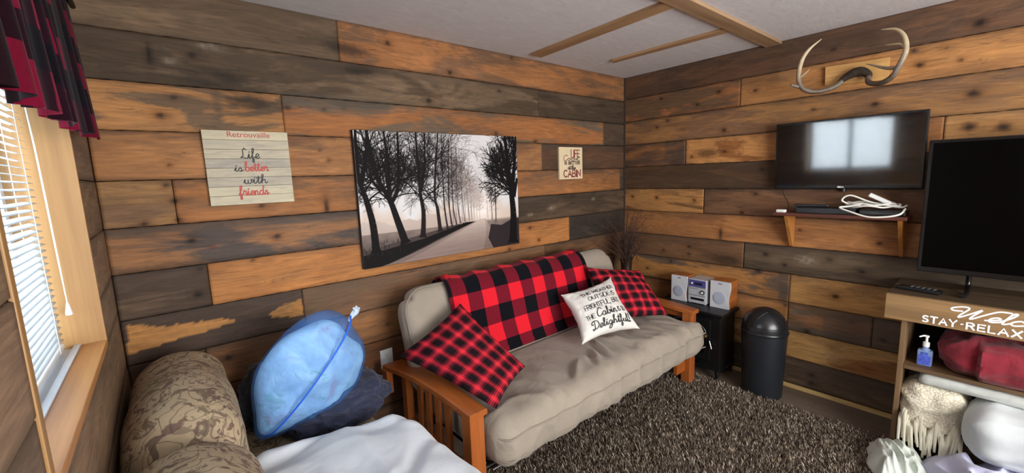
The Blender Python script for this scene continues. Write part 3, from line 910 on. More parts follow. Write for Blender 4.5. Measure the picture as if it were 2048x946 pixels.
def valf(u, v):
    y = VY1 + (VY0 - VY1) * u
    z = 2.16 - (2.16 - (1.735 - .035 * u)) * v
    amp = .004 + .013 * v
    ph = u * 62 + 1.3 * math.sin(u * 9)
    x = -3.466 + amp * (math.sin(ph) + .35 * math.sin(ph * 2.3 + 1)) + .012 * v
    y += .008 * v * math.cos(ph)
    z += .004 * v * math.sin(ph * .5)
    return (max(x, -3.488), y, z)


b.grid(valf, 300, 16)
vo_ = b.build('fabric', M_VAL, val, smooth=True, recalc=False)
lay = vo_.data.uv_layers.new(name='UVMap')
lay.data.foreach_set('uv', [c for l in vo_.data.loops for c in ((l.vertex_index % 301) / 300 , 1 - (l.vertex_index // 301) / 16)])
b = MB(); b.tube([(-3.455, -1.66, 2.155), (-3.455, -.34, 2.155)], .008, 10); b.build('rod', M_BLACK, val, smooth=True)
for yy in (-1.60, -.40):
    b = MB(); b.tube([(-3.50, yy, 2.155), (-3.455, yy, 2.155)], .006, 8); b.build('bracket', M_BLACK, val, smooth=True)

# ---------------------------------------------------------------- canvas print of a misty avenue
def vcol_mat(name, rough=.6, spec=.3, grain=0.0):
    k = N(name); c = k.attr('col')
    if grain:
        n_ = k.noise(k.mapv(k.obj(), (300, 300, 300)), 1, 3)
        c = k.mix(grain, c, k.ramp(n_, [(0.3, .7), (0.7, 1.2)]), 'MULTIPLY')
    return k.set(c, rough, spec=spec)


PX0, PX1, PZ0, PZ1, PYF = -2.484, -1.331, 1.078, 1.844, -.032
PW, PH = PX1 - PX0, PZ1 - PZ0
cv = thing('canvas_picture', (PX0 + PW / 2, -.002, PZ0), 'large sepia canvas print of a misty tree-lined road above the futon', 'picture')
b = MB(); b.box((PX0, PYF, PZ0), (PX1, -.002, PZ1), .003)
b.build('canvas', plain('dark_canvas_edge', srgb('#2a2524'), .8), cv)
AV = []; AF = []; AC = []; rlift = random.Random(123)


def aquad(pts, cols, layer):
    b0 = len(AV); lf = rlift.random() * .00009
    for (x, z) in pts:
        AV.append((PX0 + min(max(x, .002), PW - .002), PYF - .0003 - layer * .0001 - lf, PZ0 + min(max(z, .002), PH - .002)))
    AF.append(tuple(range(b0, b0 + len(pts))))
    if not isinstance(cols[0], (tuple, list)): cols = [cols] * len(pts)
    for c_ in cols: AC.extend(c_[:3] + (1,) if isinstance(c_, tuple) else c_)


def mixc(a, b_, t):
    t = max(0, min(1, t)); return tuple(a[i] * (1 - t) + b_[i] * t for i in range(3)) + (1,)


C_SKY, C_GLOW, C_MIST = srgb('#d6d4d4'), srgb('#f3ece6'), srgb('#cdbcae')
C_FIELD, C_NEARG, C_ROAD, C_ROADN, C_BLK = srgb('#85766f'), srgb('#2a2526'), srgb('#b3a29a'), srgb('#8c7972'), srgb('#141112')
NXg, NZg = 64, 44


def bgc(u, v):
    if v > .26:
        g = math.exp(-(((u - .73) / .10) ** 2 + ((v - .40) / .12) ** 2))
        c_ = mixc(C_SKY, srgb('#cfcfd1'), (u - .4))
        h = .36 + .05 * math.sin(u * 17) + .03 * math.sin(u * 41)
        if v < .5: c_ = mixc(C_MIST, c_, (v - h) / .10 + .35)
        return mixc(c_, C_GLOW, g)
    t = (.26 - v) / .26
    return mixc(C_FIELD, C_NEARG, t * 1.5 + .25 * noise.noise((u * 30, v * 60, 0)))


for i in range(NXg):
    for j in range(NZg):
        q = [(i, j), (i + 1, j), (i + 1, j + 1), (i, j + 1)]
        aquad([(a / NXg * PW, c_ / NZg * PH) for a, c_ in q], [bgc(a / NXg, (c_ + (.02 if 1 else 0)) / NZg) for a, c_ in q], 0)
# distant treeline, dark verge, road
for i in range(60):
    u0, u1 = i / 60 * .62, (i + 1) / 60 * .62
    h0, h1 = [.30 + .10 * max(0, noise.noise((u * 9, 3, 0)) + .35) + .02 * noise.noise((u * 40, 1, 0)) for u in (u0, u1)]
    aquad([(u0 * PW, .25 * PH), (u1 * PW, .25 * PH), (u1 * PW, h1 * PH), (u0 * PW, h0 * PH)],
          [srgb('#b3a398'), srgb('#b3a398'), srgb('#bcaea5'), srgb('#bcaea5')], 1)
for (us, cs) in (([(.0, .0), (.10, .0), (.67, .262), (.60, .262), (.33, .17), (0, .10)], C_BLK),
                 ([(.0, .13), (0, .06), (.33, .15), (.60, .255), (.58, .262), (.30, .20)], srgb('#473e3c'))):
    aquad([(u * PW, v * PH) for u, v in us], cs, 2 if cs is C_BLK else 1)
n_ = 24
for i in range(n_):
    t0, t1 = i / n_, (i + 1) / n_

    def L(t): return (.09 + (.705 - .09) * t ** .9, .0 + .275 * t)

    def Rr(t): return (.80 - .06 * t ** 2, .0 + .275 * t)
    cc = [mixc(C_ROADN, srgb('#cbbab0'), t ** 2.0) for t in (t0, t1)]
    sh = .9 + .1 * noise.noise((i * .8, 0, 0))
    for s0 in range(8):
        f0, f1 = s0 / 8, (s0 + 1) / 8
        a0, b0_, a1, b1_ = L(t0), Rr(t0), L(t1), Rr(t1)
        e = .75 if s0 in (0, 7) else (1 + .08 * noise.noise((s0 * 2.2, i * .5, 4)))
        q = [(a0[0] + (b0_[0] - a0[0]) * f0, a0[1]), (a0[0] + (b0_[0] - a0[0]) * f1, a0[1]), (a1[0] + (b1_[0] - a1[0]) * f1, a1[1]), (a1[0] + (b1_[0] - a1[0]) * f0, a1[1])]
        cl = [tuple(v * e * sh for v in c_[:3]) + (1,) for c_ in (cc[0], cc[0], cc[1], cc[1])]
        aquad([(u * PW, v * PH) for u, v in q], cl, 3)
aquad([(u * PW, v * PH) for u, v in [(.79, .0), (1, .0), (1, .25), (.93, .24), (.86, .20), (.78, .22), (.755, .10)]], srgb('#2c2526'), 4)
for i in range(60):       # grass tufts
    u = random.Random(i).uniform(0, .2); v = .08 + .1 * random.Random(i + 99).random()
    aquad([(u * PW, v * PH), ((u + .004) * PW, v * PH), ((u + .002) * PW, (v + .03) * PH)], srgb('#2f2829'), 4)


def seg(a, b_, w0, w1, c_, layer):
    if not (-.0 <= b_[0] <= PW and 0 <= b_[1] <= PH): 
        if not (0 <= a[0] <= PW and 0 <= a[1] <= PH): return
    d = Vector((b_[0] - a[0], b_[1] - a[1]))
    if d.length < 1e-6: return
    n2 = Vector((-d.y, d.x)).normalized()
    aquad([(a[0] + n2.x * w0, a[1] + n2.y * w0), (b_[0] + n2.x * w1, b_[1] + n2.y * w1), (b_[0] - n2.x * w1, b_[1] - n2.y * w1), (a[0] - n2.x * w0, a[1] - n2.y * w0)], c_, layer)


def limb(rnd, p, ang, ln, w, depth, c_, layer):
    if depth == 0 or w < .00025: return
    q = p; a = ang; k_ = 3
    for i in range(k_):
        a += rnd.uniform(-.22, .22)
        r2 = (q[0] + math.sin(a) * ln / k_, q[1] + math.cos(a) * ln / k_)
        if not (0 < q[0] < PW and 0 < q[1] < PH): return
        seg(q, r2, w * (1 - .25 * i / k_), w * (1 - .25 * (i + 1) / k_), c_, layer)
        q = r2
        if rnd.random() < .75:
            limb(rnd, q, a + rnd.choice((-1, 1)) * rnd.uniform(.4, 1.0), ln * rnd.uniform(.5, .72), w * .5, depth - 1, c_, layer)
    for s_ in (-1, 1):
        limb(rnd, q, a + s_ * rnd.uniform(.15, .5), ln * rnd.uniform(.62, .8), w * .68, depth - 1, c_, layer)


def avtree(paths, w, c_, layer, seed, ln=.13, depth=5):
    rnd = random.Random(seed)
    for pi_, path in enumerate(paths):
        P = catmull([(u * PW, v * PH, 0) for u, v in path], 5)
        n3 = len(P)
        for i in range(n3 - 1):
            w0 = w * (1 - .75 * i / n3) * (1 if pi_ == 0 else .6); w1 = w * (1 - .75 * (i + 1) / n3) * (1 if pi_ == 0 else .6)
            if i == 0 and pi_ == 0: w0 *= 1.5
            seg((P[i].x, P[i].y), (P[i + 1].x, P[i + 1].y), w0, w1, c_, layer)
            if P[i].y > .42 * PH and rnd.random() < .7:
                limb(rnd, (P[i].x, P[i].y), rnd.choice((-1, 1)) * rnd.uniform(.3, 1.2), ln, w1 * .34, depth, c_, layer)


specs_far = [([[(.50 + .02 * i, .262 + .001 * i), (.50 + .02 * i, .45), (.50 + .02 * i + .01, .90 - .034 * i)]], .003, srgb(['#75666a', '#7d6e6f', '#857675', '#8d7e7b', '#968884', '#9f918c', '#a89b95', '#b1a49e', '#b9ada6', '#c0b4ae'][i]), 60 + i, .10 - .005 * i, 5) for i in range(10)][::-1]
rc = random.Random(77)
for i in range(5200):      # misty mass of twigs receding down the avenue
    t = rc.random() ** .8
    uc = .44 + .27 * t; top = .97 - .50 * t ** 1.3; bot = .50 - .16 * t
    u = uc + rc.gauss(0, .055 * (1 - .6 * t)); v = bot + (top - bot) * rc.random() ** .8
    c_ = mixc(srgb('#4a3e3e'), srgb('#b8aaa2'), t * 1.0 + rc.uniform(-.08, .08)); a = rc.uniform(-1.2, 1.2); ln_ = rc.uniform(.010, .030) * (1 - .5 * t)
    p_ = (u * PW, v * PH); q_ = (p_[0] + math.sin(a) * ln_, p_[1] + math.cos(a) * ln_)
    if 0 < p_[0] < PW and 0 < p_[1] < PH and 0 < q_[0] < PW and 0 < q_[1] < PH:
        n2 = Vector((-(q_[1] - p_[1]), q_[0] - p_[0])).normalized() * rc.uniform(.0005, .0012)
        aquad([(p_[0] + n2.x, p_[1] + n2.y), (q_[0], q_[1]), (p_[0] - n2.x, p_[1] - n2.y)], c_, 4.5 + .02 * (1 - t))
for i in range(1100):      # pale crowns on the right side of the road
    u = .80 + rc.gauss(0, .032); v = .33 + .55 * rc.random(); a = rc.uniform(-1.2, 1.2); ln_ = rc.uniform(.008, .022)
    c_ = mixc(srgb('#77696a'), srgb('#b5a8a4'), rc.random()); p_ = (u * PW, v * PH); q_ = (p_[0] + math.sin(a) * ln_, p_[1] + math.cos(a) * ln_)
    n2 = Vector((-(q_[1] - p_[1]), q_[0] - p_[0])).normalized() * .0006
    aquad([(p_[0] + n2.x, p_[1] + n2.y), (q_[0], q_[1]), (p_[0] - n2.x, p_[1] - n2.y)], c_, 4.6)
specs = specs_far + [([[(.66, .27), (.66, .5), (.655, .62)]], .003, srgb('#b5a8a3'), 41, .05, 4), ([[(.645, .27), (.64, .5), (.635, .68)]], .0035, srgb('#a3948f'), 42, .06, 4),
         ([[(.628, .269), (.62, .45), (.61, .74)]], .004, srgb('#8f807c'), 43, .07, 4), ([[(.594, .267), (.585, .45), (.58, .8)]], .0045, srgb('#7c6d6a'), 44, .08, 4),
         ([[(.70, .27), (.70, .4), (.70, .5)]], .002, srgb('#c5bab5'), 45, .035, 3),
         ([[(.79, .254), (.785, .5), (.78, .8)]], .005, srgb('#84767a'), 46, .09, 4), ([[(.817, .235), (.82, .55), (.81, .88)]], .006, srgb('#6b5c5b'), 47, .10, 4), ([[(.757, .27), (.755, .45), (.752, .6)]], .003, srgb('#b3a8a5'), 48, .05, 3),
         ([[(.566, .255), (.55, .45), (.56, .9)]], .0055, srgb('#5f5150'), 49, .09, 4), ([[(.538, .247), (.52, .45), (.53, .93)]], .006, srgb('#4b3f3f'), 50, .10, 4),
         ([[(.51, .231), (.495, .47), (.515, .97)]], .007, srgb('#3c3132'), 51, .11, 4), ([[(.479, .222), (.465, .46), (.47, .99)]], .008, srgb('#312728'), 52, .12, 4),
         ([[(.432, .21), (.422, .40), (.41, .53), (.45, 1.0)]], .0105, srgb('#251d1f'), 53, .13, 5), ([[(.325, .18), (.337, .38), (.325, .55), (.32, 1.0)], [(.33, .55), (.36, .75), (.37, 1)]], .0135, srgb('#1c1618'), 54, .13, 5),
         ([[(.225, .15), (.19, .33), (.155, .50), (.10, .67), (.064, 1)], [(.155, .5), (.16, .7), (.15, 1)], [(.165, .48), (.205, .60), (.222, 1)]], .021, srgb('#131011'), 55, .13, 4),
         ([[(.067, .11), (.06, .33), (.035, .52), (.010, .67), (.012, 1)], [(.02, .62), (.05, .8), (.07, 1)]], .020, srgb('#110e10'), 56, .13, 4),
         ([[(.945, .02), (.955, .3), (.935, .6), (.905, 1)], [(.95, .5), (.975, .75), (.99, 1)], [(.935, .55), (.90, .75), (.87, .95)], [(.96, .45), (.995, .62)]], .030, srgb('#110e10'), 57, .12, 4)]
for li, (paths, w, c_, sd, ln, dp) in enumerate(specs):
    avtree(paths, w * (.8 if w < .01 else 1.3 if w < .018 else 1.15), c_, 5 + li, sd, ln, dp)
me = bpy.data.meshes.new('printed_scene')
base = cv.location
me.from_pydata([(x - base.x, y - base.y, z - base.z) for x, y, z in AV], [], AF)
at = me.color_attributes.new('col', 'FLOAT_COLOR', 'POINT'); at.data.foreach_set('color', AC)
me.materials.append(vcol_mat('sepia_print', .65, .12, .25))
o = bpy.data.objects.new('printed_scene', me); COL.objects.link(o); o.parent = cv


def wallA(mb, lines, w, x0, z0, y):
    ribbons(mb, lines, w, lambda a, b_: (x0 + a, y, z0 + b_), .01)


def bfont(name, body, size, mat, parent, M, width=None, extr=0.0004):
    """built-in font text turned into a mesh"""
    cu = bpy.data.curves.new(name, 'FONT'); cu.body = body; cu.size = size; cu.extrude = extr
    to = bpy.data.objects.new(name, cu)
    COL.objects.link(to); bpy.context.view_layer.update()
    me_ = bpy.data.meshes.new_from_object(to.evaluated_get(bpy.context.evaluated_depsgraph_get()))
    bpy.data.objects.remove(to)
    xs = [v.co.x for v in me_.vertices]
    kx = 1 if width is None else width / (max(xs) - min(xs))
    mn = min(xs)
    for v in me_.vertices:
        v.co.x = (v.co.x - mn) * kx
        v.co = M @ v.co
    me_.materials.clear(); me_.materials.append(mat); me_.name = name
    ob = bpy.data.objects.new(name, me_); COL.objects.link(ob); ob.parent = parent
    return ob


INK = plain('black_paint', srgb('#2b2b2e'), .7); REDP = plain('red_paint', srgb('#b0463f'), .7)
# ---------------------------------------------------------------- slatted grey sign
SX0, SX1, SZ0, SZ1 = -3.141, -2.799, 1.480, 1.817
sg = thing('wooden_sign', ((SX0 + SX1) / 2, -.002, SZ0), 'square whitewashed slat sign with red and black script above the bags', 'sign')
k = N('whitewashed_slats'); o_ = k.obj(); z_ = k.sep(o_)[2]
st = k.math('FLOOR', k.math('MULTIPLY', z_, 8 / (SZ1 - SZ0)))
cmb = k.n('ShaderNodeCombineXYZ'); k.l(st, cmb.inputs[0])
wn = k.n('ShaderNodeTexWhiteNoise'); k.l(cmb.outputs[0], wn.inputs[0])
gr = k.noise(k.mapv(o_, (9, 9, 60)), 1, 6, .65, 1.0)
col = k.ramp(k.math('ADD', k.math('MULTIPLY', wn.outputs[0], .35), k.math('MULTIPLY', gr, .7)), [(0.25, srgb('#938d85')), (0.5, srgb('#b1a894')), (0.75, srgb('#ccc2a2'))])
vo = k.n('ShaderNodeTexVoronoi'); k.l(k.mapv(o_, (6, 6, 14)), vo.inputs['Vector']); vo.inputs['Scale'].default_value = 1
col = k.mix(k.ramp(vo.outputs['Distance'], [(0.05, .8), (.12, 0)]), col, srgb('#6b5a42'))
M_SLAT = k.set(col, .7)
b = MB()
for i in range(8):
    h = (SZ1 - SZ0) / 8
    b.box((SX0, -.022, SZ0 + i * h + .0005), (SX1, -.002, SZ0 + (i + 1) * h - .0005), .0015)
b.build('board', M_SLAT, sg)
WS, HS = SX1 - SX0, SZ1 - SZ0
yl = -.0228


def sl(mat, txt, font, u0, u1, v, h, w, slant=0.0):
    mb = MB()
    wallA(mb, stroke_text(txt, font, slant=slant, fit=(u1 - u0) * WS, height=h * HS), w, SX0 + u0 * WS, SZ0 + (1 - v) * HS, yl)
    mb.build('lettering', mat, sg, recalc=False)


# positions measured on the sign: u to the right, v down
sl(INK, 'Life', SCRIPT, .40, .62, .37, .135, .0042)
sl(INK, 'is', SCRIPT, .31, .405, .545, .11, .0040)
sl(REDP, 'better', SCRIPT, .43, .71, .545, .13, .0044)
sl(INK, 'with', SCRIPT, .40, .68, .715, .12, .0040)
sl(REDP, 'friends', SCRIPT, .33, .68, .875, .13, .0050)
Mx = Matrix.Translation(Vector((SX0 + .275 * WS, -.0226, SZ0 + .915 * HS)) - sg.location) @ Matrix.Rotation(R(90), 4, 'X')
bfont('red_heading', 'Retrouvaille', .034, REDP, sg, Mx, width=.50 * WS)

# ---------------------------------------------------------------- small cabin sign
CX0, CX1, CZ0, CZ1 = -.881, -.607, 1.528, 1.781
cs = thing('cabin_sign', ((CX0 + CX1) / 2, -.002, CZ0), 'small cream sign with red and dark lettering about cabin life, near the corner', 'sign')
b = MB(); b.box((CX0, -.018, CZ0), (CX1, -.002, CZ1), .002); b.build('board', plain('cream_painted_board', srgb('#d8c7a4'), .6, var=.04), cs)
WC_, HC = CX1 - CX0, CZ1 - CZ0
M_MAR = plain('maroon_paint', srgb('#7b2a2a'), .7); M_DKR = plain('dark_brown_paint', srgb('#3d2625'), .7)


def cl_(mat, txt, font, u0, u1, v, h, w, slant=0.0):
    mb = MB()
    lines = stroke_text(txt, font, slant=slant, fit=(u1 - u0) * WC_, height=h * HC)
    ribbons(mb, lines, w, lambda a, c_: (CX0 + u0 * WC_ + a, -.0188, CZ0 + (1 - v) * HC + c_), .02)
    mb.build('lettering', mat, cs, recalc=False)


cl_(M_MAR, 'LIFE', CAPS, .50, .86, .32, .23, .0085)
cl_(M_MAR, 'Co', SCRIPT, .17, .48, .42, .17, .0050); cl_(M_DKR, 'ol', SCRIPT, .46, .86, .42, .14, .0050)
cl_(M_DKR, 'IS BETTER', CAPS, .22, .88, .535, .085, .0062)
cl_(M_DKR, 'at the', SCRIPT, .35, .68, .69, .13, .0060)
cl_(M_MAR, 'CABIN', CAPS, .18, .90, .93, .21, .0100)

# ---------------------------------------------------------------- wall outlet
ol = thing('wall_outlet', (-2.386, -.001, .455), 'white double wall outlet beside the futon end', 'outlet')
b = MB(); b.box((-2.424, -.008, .455), (-2.348, -.001, .572), .002); b.build('cover_plate', M_WHITE_PL, ol)
for zc in (.487, .540):
    b = MB(); b.lathe((-2.386, 0, 0), [(.0165, 0), (.0165, .003)], 20)
    b.v = [(x, -.008 - z_, zc + (y_)) for x, y_, z_ in b.v]; rc = b.build('receptacle', M_WHITE_PL, ol)
    b = MB()
    for dx in (-.006, .006): b.box((-2.386 + dx - .001, -.0115, zc - .003), (-2.386 + dx + .001, -.0105, zc + .007))
    b.box((-2.388, -.0115, zc - .010), (-2.384, -.0105, zc - .006)); b.build('slots', M_BLACK, rc)

# ---------------------------------------------------------------- wall mounted television
M_BEZ = plain('gloss_black_bezel', srgb('#0b0b0c'), .22, var=.0)
k = N('black_glass_screen'); k.set(srgb('#020203'), .06); k.b.inputs['Coat Weight'].default_value = .4; k.b.inputs['Coat Roughness'].default_value = .12
k.b.inputs['IOR'].default_value = 2.05
M_SCR = k.m
k = N('matte_black_screen'); k.set(srgb('#010101'), .3, spec=.08); M_SCR2 = k.m


def television(name, y0, y1, z0, z1, x, tilt, depth, label, logo=True, scr=M_SCR, group=None, bez=.012):
    """front faces -x; y0 is the far-left (larger y) edge"""
    t = thing(name, (x, (y0 + y1) / 2, z0), label, 'television')
    T = Matrix.Translation((x, 0, z0)) @ Matrix.Rotation(tilt, 4, 'Y')
    h = z1 - z0; w = abs(y1 - y0); yc = (y0 + y1) / 2
    b_ = MB(); b_.box((0, yc - w / 2, 0), (depth, yc + w / 2, h), .004, M=T)
    b_.box((depth, yc - w * .32, h * .12), (depth + .02, yc + w * .32, h * .8), .01, M=T)
    b_.build('casing', M_BEZ, t)
    b_ = MB(); b_.box((-.0012, yc - w / 2 + bez, bez * 1.7), (.002, yc + w / 2 - bez, h - bez), M=T)
    b_.build('screen', scr, t)
    if logo:
        lm = stroke_text('RCA', CAPS, fit=.030, height=.008)
        b_ = MB()
        ribbons(b_, lm, .0028, lambda a, c_: T @ Vector((-.0016, yc + .015 - a, .006 + c_)))
        b_.build('logo', M_WHITE_PL, t, recalc=False)
    return t, T


tv1, T1 = television('wall_television', -1.264, -2.001, 1.420, 1.850, -.055, R(-3.3), .03,
                     'flat television mounted high on the plank wall, its screen reflecting the window')
b = MB(); b.box((-.03, -1.72, 1.52), (0, -1.56, 1.72), .003); b.box((-.05, -1.66, 1.46), (-.005, -1.62, 1.80), .003)
b.tube([(-.02, -1.64, 1.62), (-.02, -1.64, 1.40)], .012, 10); b.build('wall_bracket', M_BLACK, tv1)
b = MB(); b.tube(catmull([(-.03, -1.30, 1.425), (-.02, -1.315, 1.37), (-.04, -1.345, 1.325), (-.07, -1.36, 1.28)], 6), .002, 6)
b.build('cable', M_BLACK, tv1, smooth=True)

# ---------------------------------------------------------------- shelf under it
sh = thing('wall_shelf', (0, -1.63, 1.05), 'reddish wooden wall shelf on two brackets under the television', 'shelf')
M_SHELF = clearwood('dark_red_shelf_wood', srgb('#6d3826'), srgb('#4c2418'), .9, .45, False, axis=1)
b = MB(); b.box((-.185, -1.965, 1.247), (-.001, -1.305, 1.268), .003); b.build('shelf_board', M_SHELF, sh)
M_BRK = clearwood('bracket_pine', srgb('#b57a3c'), srgb('#94602c'), 1, .45, False, axis=2)
for y in (-1.385, -1.945):
    b = MB(); b.prism([(-.17, y, 1.2465), (-.001, y, 1.2465), (-.001, y, 1.015), (-.03, y, 1.03)], (0, .019, 0))
    b.build('bracket', M_BRK, sh)
ZS = 1.268
b = MB(); b.box((-.165, -1.735, ZS), (-.03, -1.43, ZS + .038), .004, M=None)
rec = tag(b.build('set_top_box', plain('black_electronics', srgb('#101012'), .35)), 'flat black set-top box on the wall shelf', 'electronics')
b = MB(); b.box((-.1658, -1.60, ZS + .014), (-.1645, -1.47, ZS + .022)); b.build('front_display', plain('smoked_display', srgb('#2a2b30'), .15), rec)
Mt = Matrix.Translation((-.12, -1.50, ZS + .0395)) @ Matrix.Rotation(R(12), 4, 'Z')
b = MB(); b.box((-.022, -.09, 0), (.022, .09, .016), .006, M=Mt); rm = b.build('remote_control', plain('black_remote_plastic', srgb('#18181a'), .4))
tag(rm, 'black remote control lying on the set-top box', 'remote')
b = MB()
for i in range(6):
    for j in range(3):
        b.box((-.012 + j * .009, -.07 + i * .02, .0155), (-.006 + j * .009, -.062 + i * .02, .0178), M=Mt)
b.build('buttons', plain('grey_rubber', srgb('#5a5a5e'), .6), rm)
b = MB(); b.box((-.172, -1.372, ZS), (-.140, -1.318, ZS + .019), .005); ad = b.build('small_white_adapter', M_WHITE_PL)
tag(ad, 'small white plastic box at the left end of the wall shelf', 'adapter')
b = MB(); b.box((-.1725, -1.36, ZS + .006), (-.1715, -1.33, ZS + .012)); b.build('front_slot', plain('pale_green_plastic', srgb('#cfe0cf'), .4), ad)
b = MB(); b.box((-.16, -1.955, ZS), (-.03, -1.75, ZS + .032), .006); dv = b.build('media_player', plain('black_plastic_player', srgb('#131315'), .3))
tag(dv, 'black disc player at the right end of the wall shelf under white cable', 'electronics')
b = MB(); b.box((-.1608, -1.93, ZS + .012), (-.1595, -1.80, ZS + .018)); b.build('disc_slot', plain('slot_grey', srgb('#3a3a3d'), .3), dv)
# white extension cable coiled over the boxes
ex = thing('extension_cable', (-.10, -1.80, ZS + .04), 'white extension lead coiled on the wall shelf with its socket block', 'cable')
b = MB()
pts = []
for i in range(60):
    a = i / 60 * math.pi * 7
    rx = .050 + .006 * math.sin(i * .9); ry = .115 + .012 * math.sin(i * .5)
    pts.append((-.10 + rx * math.cos(a), -1.80 + ry * math.sin(a), ZS + .048 + .005 * math.sin(i * 1.7) + .0004 * i))
pts += [(-.15, -1.70, ZS + .05), (-.178, -1.66, ZS + .044), (-.188, -1.72, ZS + .020), (-.20, -1.80, ZS - .004), (-.198, -1.88, ZS + .0), (-.188, -1.935, ZS + .016), (-.15, -1.95, ZS + .044)]
b.tube(catmull(pts, 4), .0050, 7); b.build('cord', plain('white_cable_sheath', srgb('#dfdfd8'), .45, var=.02), ex, smooth=True)
b = MB(); b.tube(catmull([(-.12, -1.70, ZS + .058), (-.13, -1.66, ZS + .085), (-.13, -1.70, ZS + .115), (-.125, -1.80, ZS + .075), (-.12, -1.92, ZS + .05), (-.10, -1.95, ZS + .06)], 8), .0050, 7)
b.build('cord', bpy.data.materials['white_cable_sheath'], ex, smooth=True)
b = MB(); Mt = Matrix.Translation((-.12, -1.835, ZS + .095)) @ Matrix.Rotation(R(28), 4, 'X')
b.box((-.014, -.055, -.011), (.014, .055, .011), .005, M=Mt); b.build('socket_block', M_WHITE_PL, ex)

# ---------------------------------------------------------------- antlers on a plaque
at_ = thing('mounted_antlers', (-.005, -1.65, 2.04), 'deer antlers mounted on a pale pine board above the wall television', 'antlers')
b = MB(); b.prism([(-.021, -1.502, 2.176), (-.021, -1.806, 2.166), (-.021, -1.806, 2.043), (-.021, -1.506, 2.063)], (.019, 0, 0))
b.build('backing_board', clearwood('pale_pine_board', srgb('#d5a868'), srgb('#b98a50'), 1, .5, True, axis=1), at_)


def q_(px):   # photo measurement table (y, z) at wall; x bulges away from the wall
    return px


k = N('antler_bone'); o_ = k.obj(); nz = k.noise(k.mapv(o_, (40, 40, 40)), 1, 5, .6)
zz = k.sep(o_)[2]
f = k.math('ADD', k.math('MULTIPLY', zz, 4.0), k.math('MULTIPLY', nz, .5))
M_ANT = k.set(k.ramp(f, [(0.1, srgb('#4c3f33')), (0.45, srgb('#7f7264')), (0.9, srgb('#c3b393'))]), .5)
k.bump(nz, .4, .003)
M_SKULL = plain('dark_skull_hide', srgb('#33291f'), .8, var=.4, scale=60, bump=.6)
P = lambda y, z, x=-.08: (x, y, z)
b = MB()
b.tube(catmull([P(-1.585, 2.055, -.06), P(-1.61, 2.085, -.05), P(-1.655, 2.107, -.05), P(-1.69, 2.108, -.05), P(-1.72, 2.085, -.05), P(-1.725, 2.058, -.06)], 6), [.013, .019, .026, .026, .020, .014], 12)
b.tube(catmull([P(-1.66, 2.10, -.03), P(-1.68, 2.11, -.022)], 3), [.02, .02], 10)
b.build('skull_cap', M_SKULL, at_, smooth=60)
b = MB()   # left antler: main beam then tips
b.tube(catmull([P(-1.60, 2.065, -.06), P(-1.565, 2.035, -.09), P(-1.50, 2.018, -.13), P(-1.44, 2.035, -.17), P(-1.41, 2.095, -.19), P(-1.415, 2.20, -.18), P(-1.445, 2.27, -.16), P(-1.50, 2.325, -.13)], 7), [.015, .014, .014, .015, .013, .012, .009, .002], 12)
b.tube(catmull([P(-1.418, 2.055, -.18), P(-1.395, 2.062, -.20), P(-1.378, 2.070, -.22)], 4), [.012, .010, .006], 8)
b.tube(catmull([P(-1.415, 2.11, -.185), P(-1.44, 2.14, -.16), P(-1.452, 2.16, -.14)], 4), [.008, .005, .0015], 8)
b.build('antler', M_ANT, at_, smooth=60)
b = MB()
b.tube(catmull([P(-1.725, 2.065, -.06), P(-1.735, 2.032, -.09), P(-1.79, 2.012, -.13), P(-1.845, 2.035, -.16), P(-1.875, 2.09, -.18), P(-1.895, 2.16, -.18), P(-1.88, 2.235, -.16), P(-1.84, 2.285, -.14), P(-1.775, 2.305, -.12)], 7), [.015, .014, .014, .015, .014, .013, .011, .008, .002], 12)
b.tube(catmull([P(-1.872, 2.075, -.18), P(-1.82, 2.085, -.16), P(-1.765, 2.112, -.14), P(-1.72, 2.135, -.12)], 5), [.011, .009, .006, .0015], 9)
b.tube(catmull([P(-1.893, 2.17, -.18), P(-1.865, 2.20, -.16), P(-1.80, 2.215, -.13)], 5), [.010, .007, .0015], 9)
b.build('antler', M_ANT, at_, smooth=60)

# ---------------------------------------------------------------- futon frame
fu = thing('futon', (-1.43, -.55, 0), 'honey-coloured wooden futon frame with slatted arms carrying the beige mattress', 'futon')


def arm_z(y):   # arched top
    t = (y + .94) / .80
    return .577 + .030 * math.sin(math.pi * min(1, max(0, t))) - .030 * t


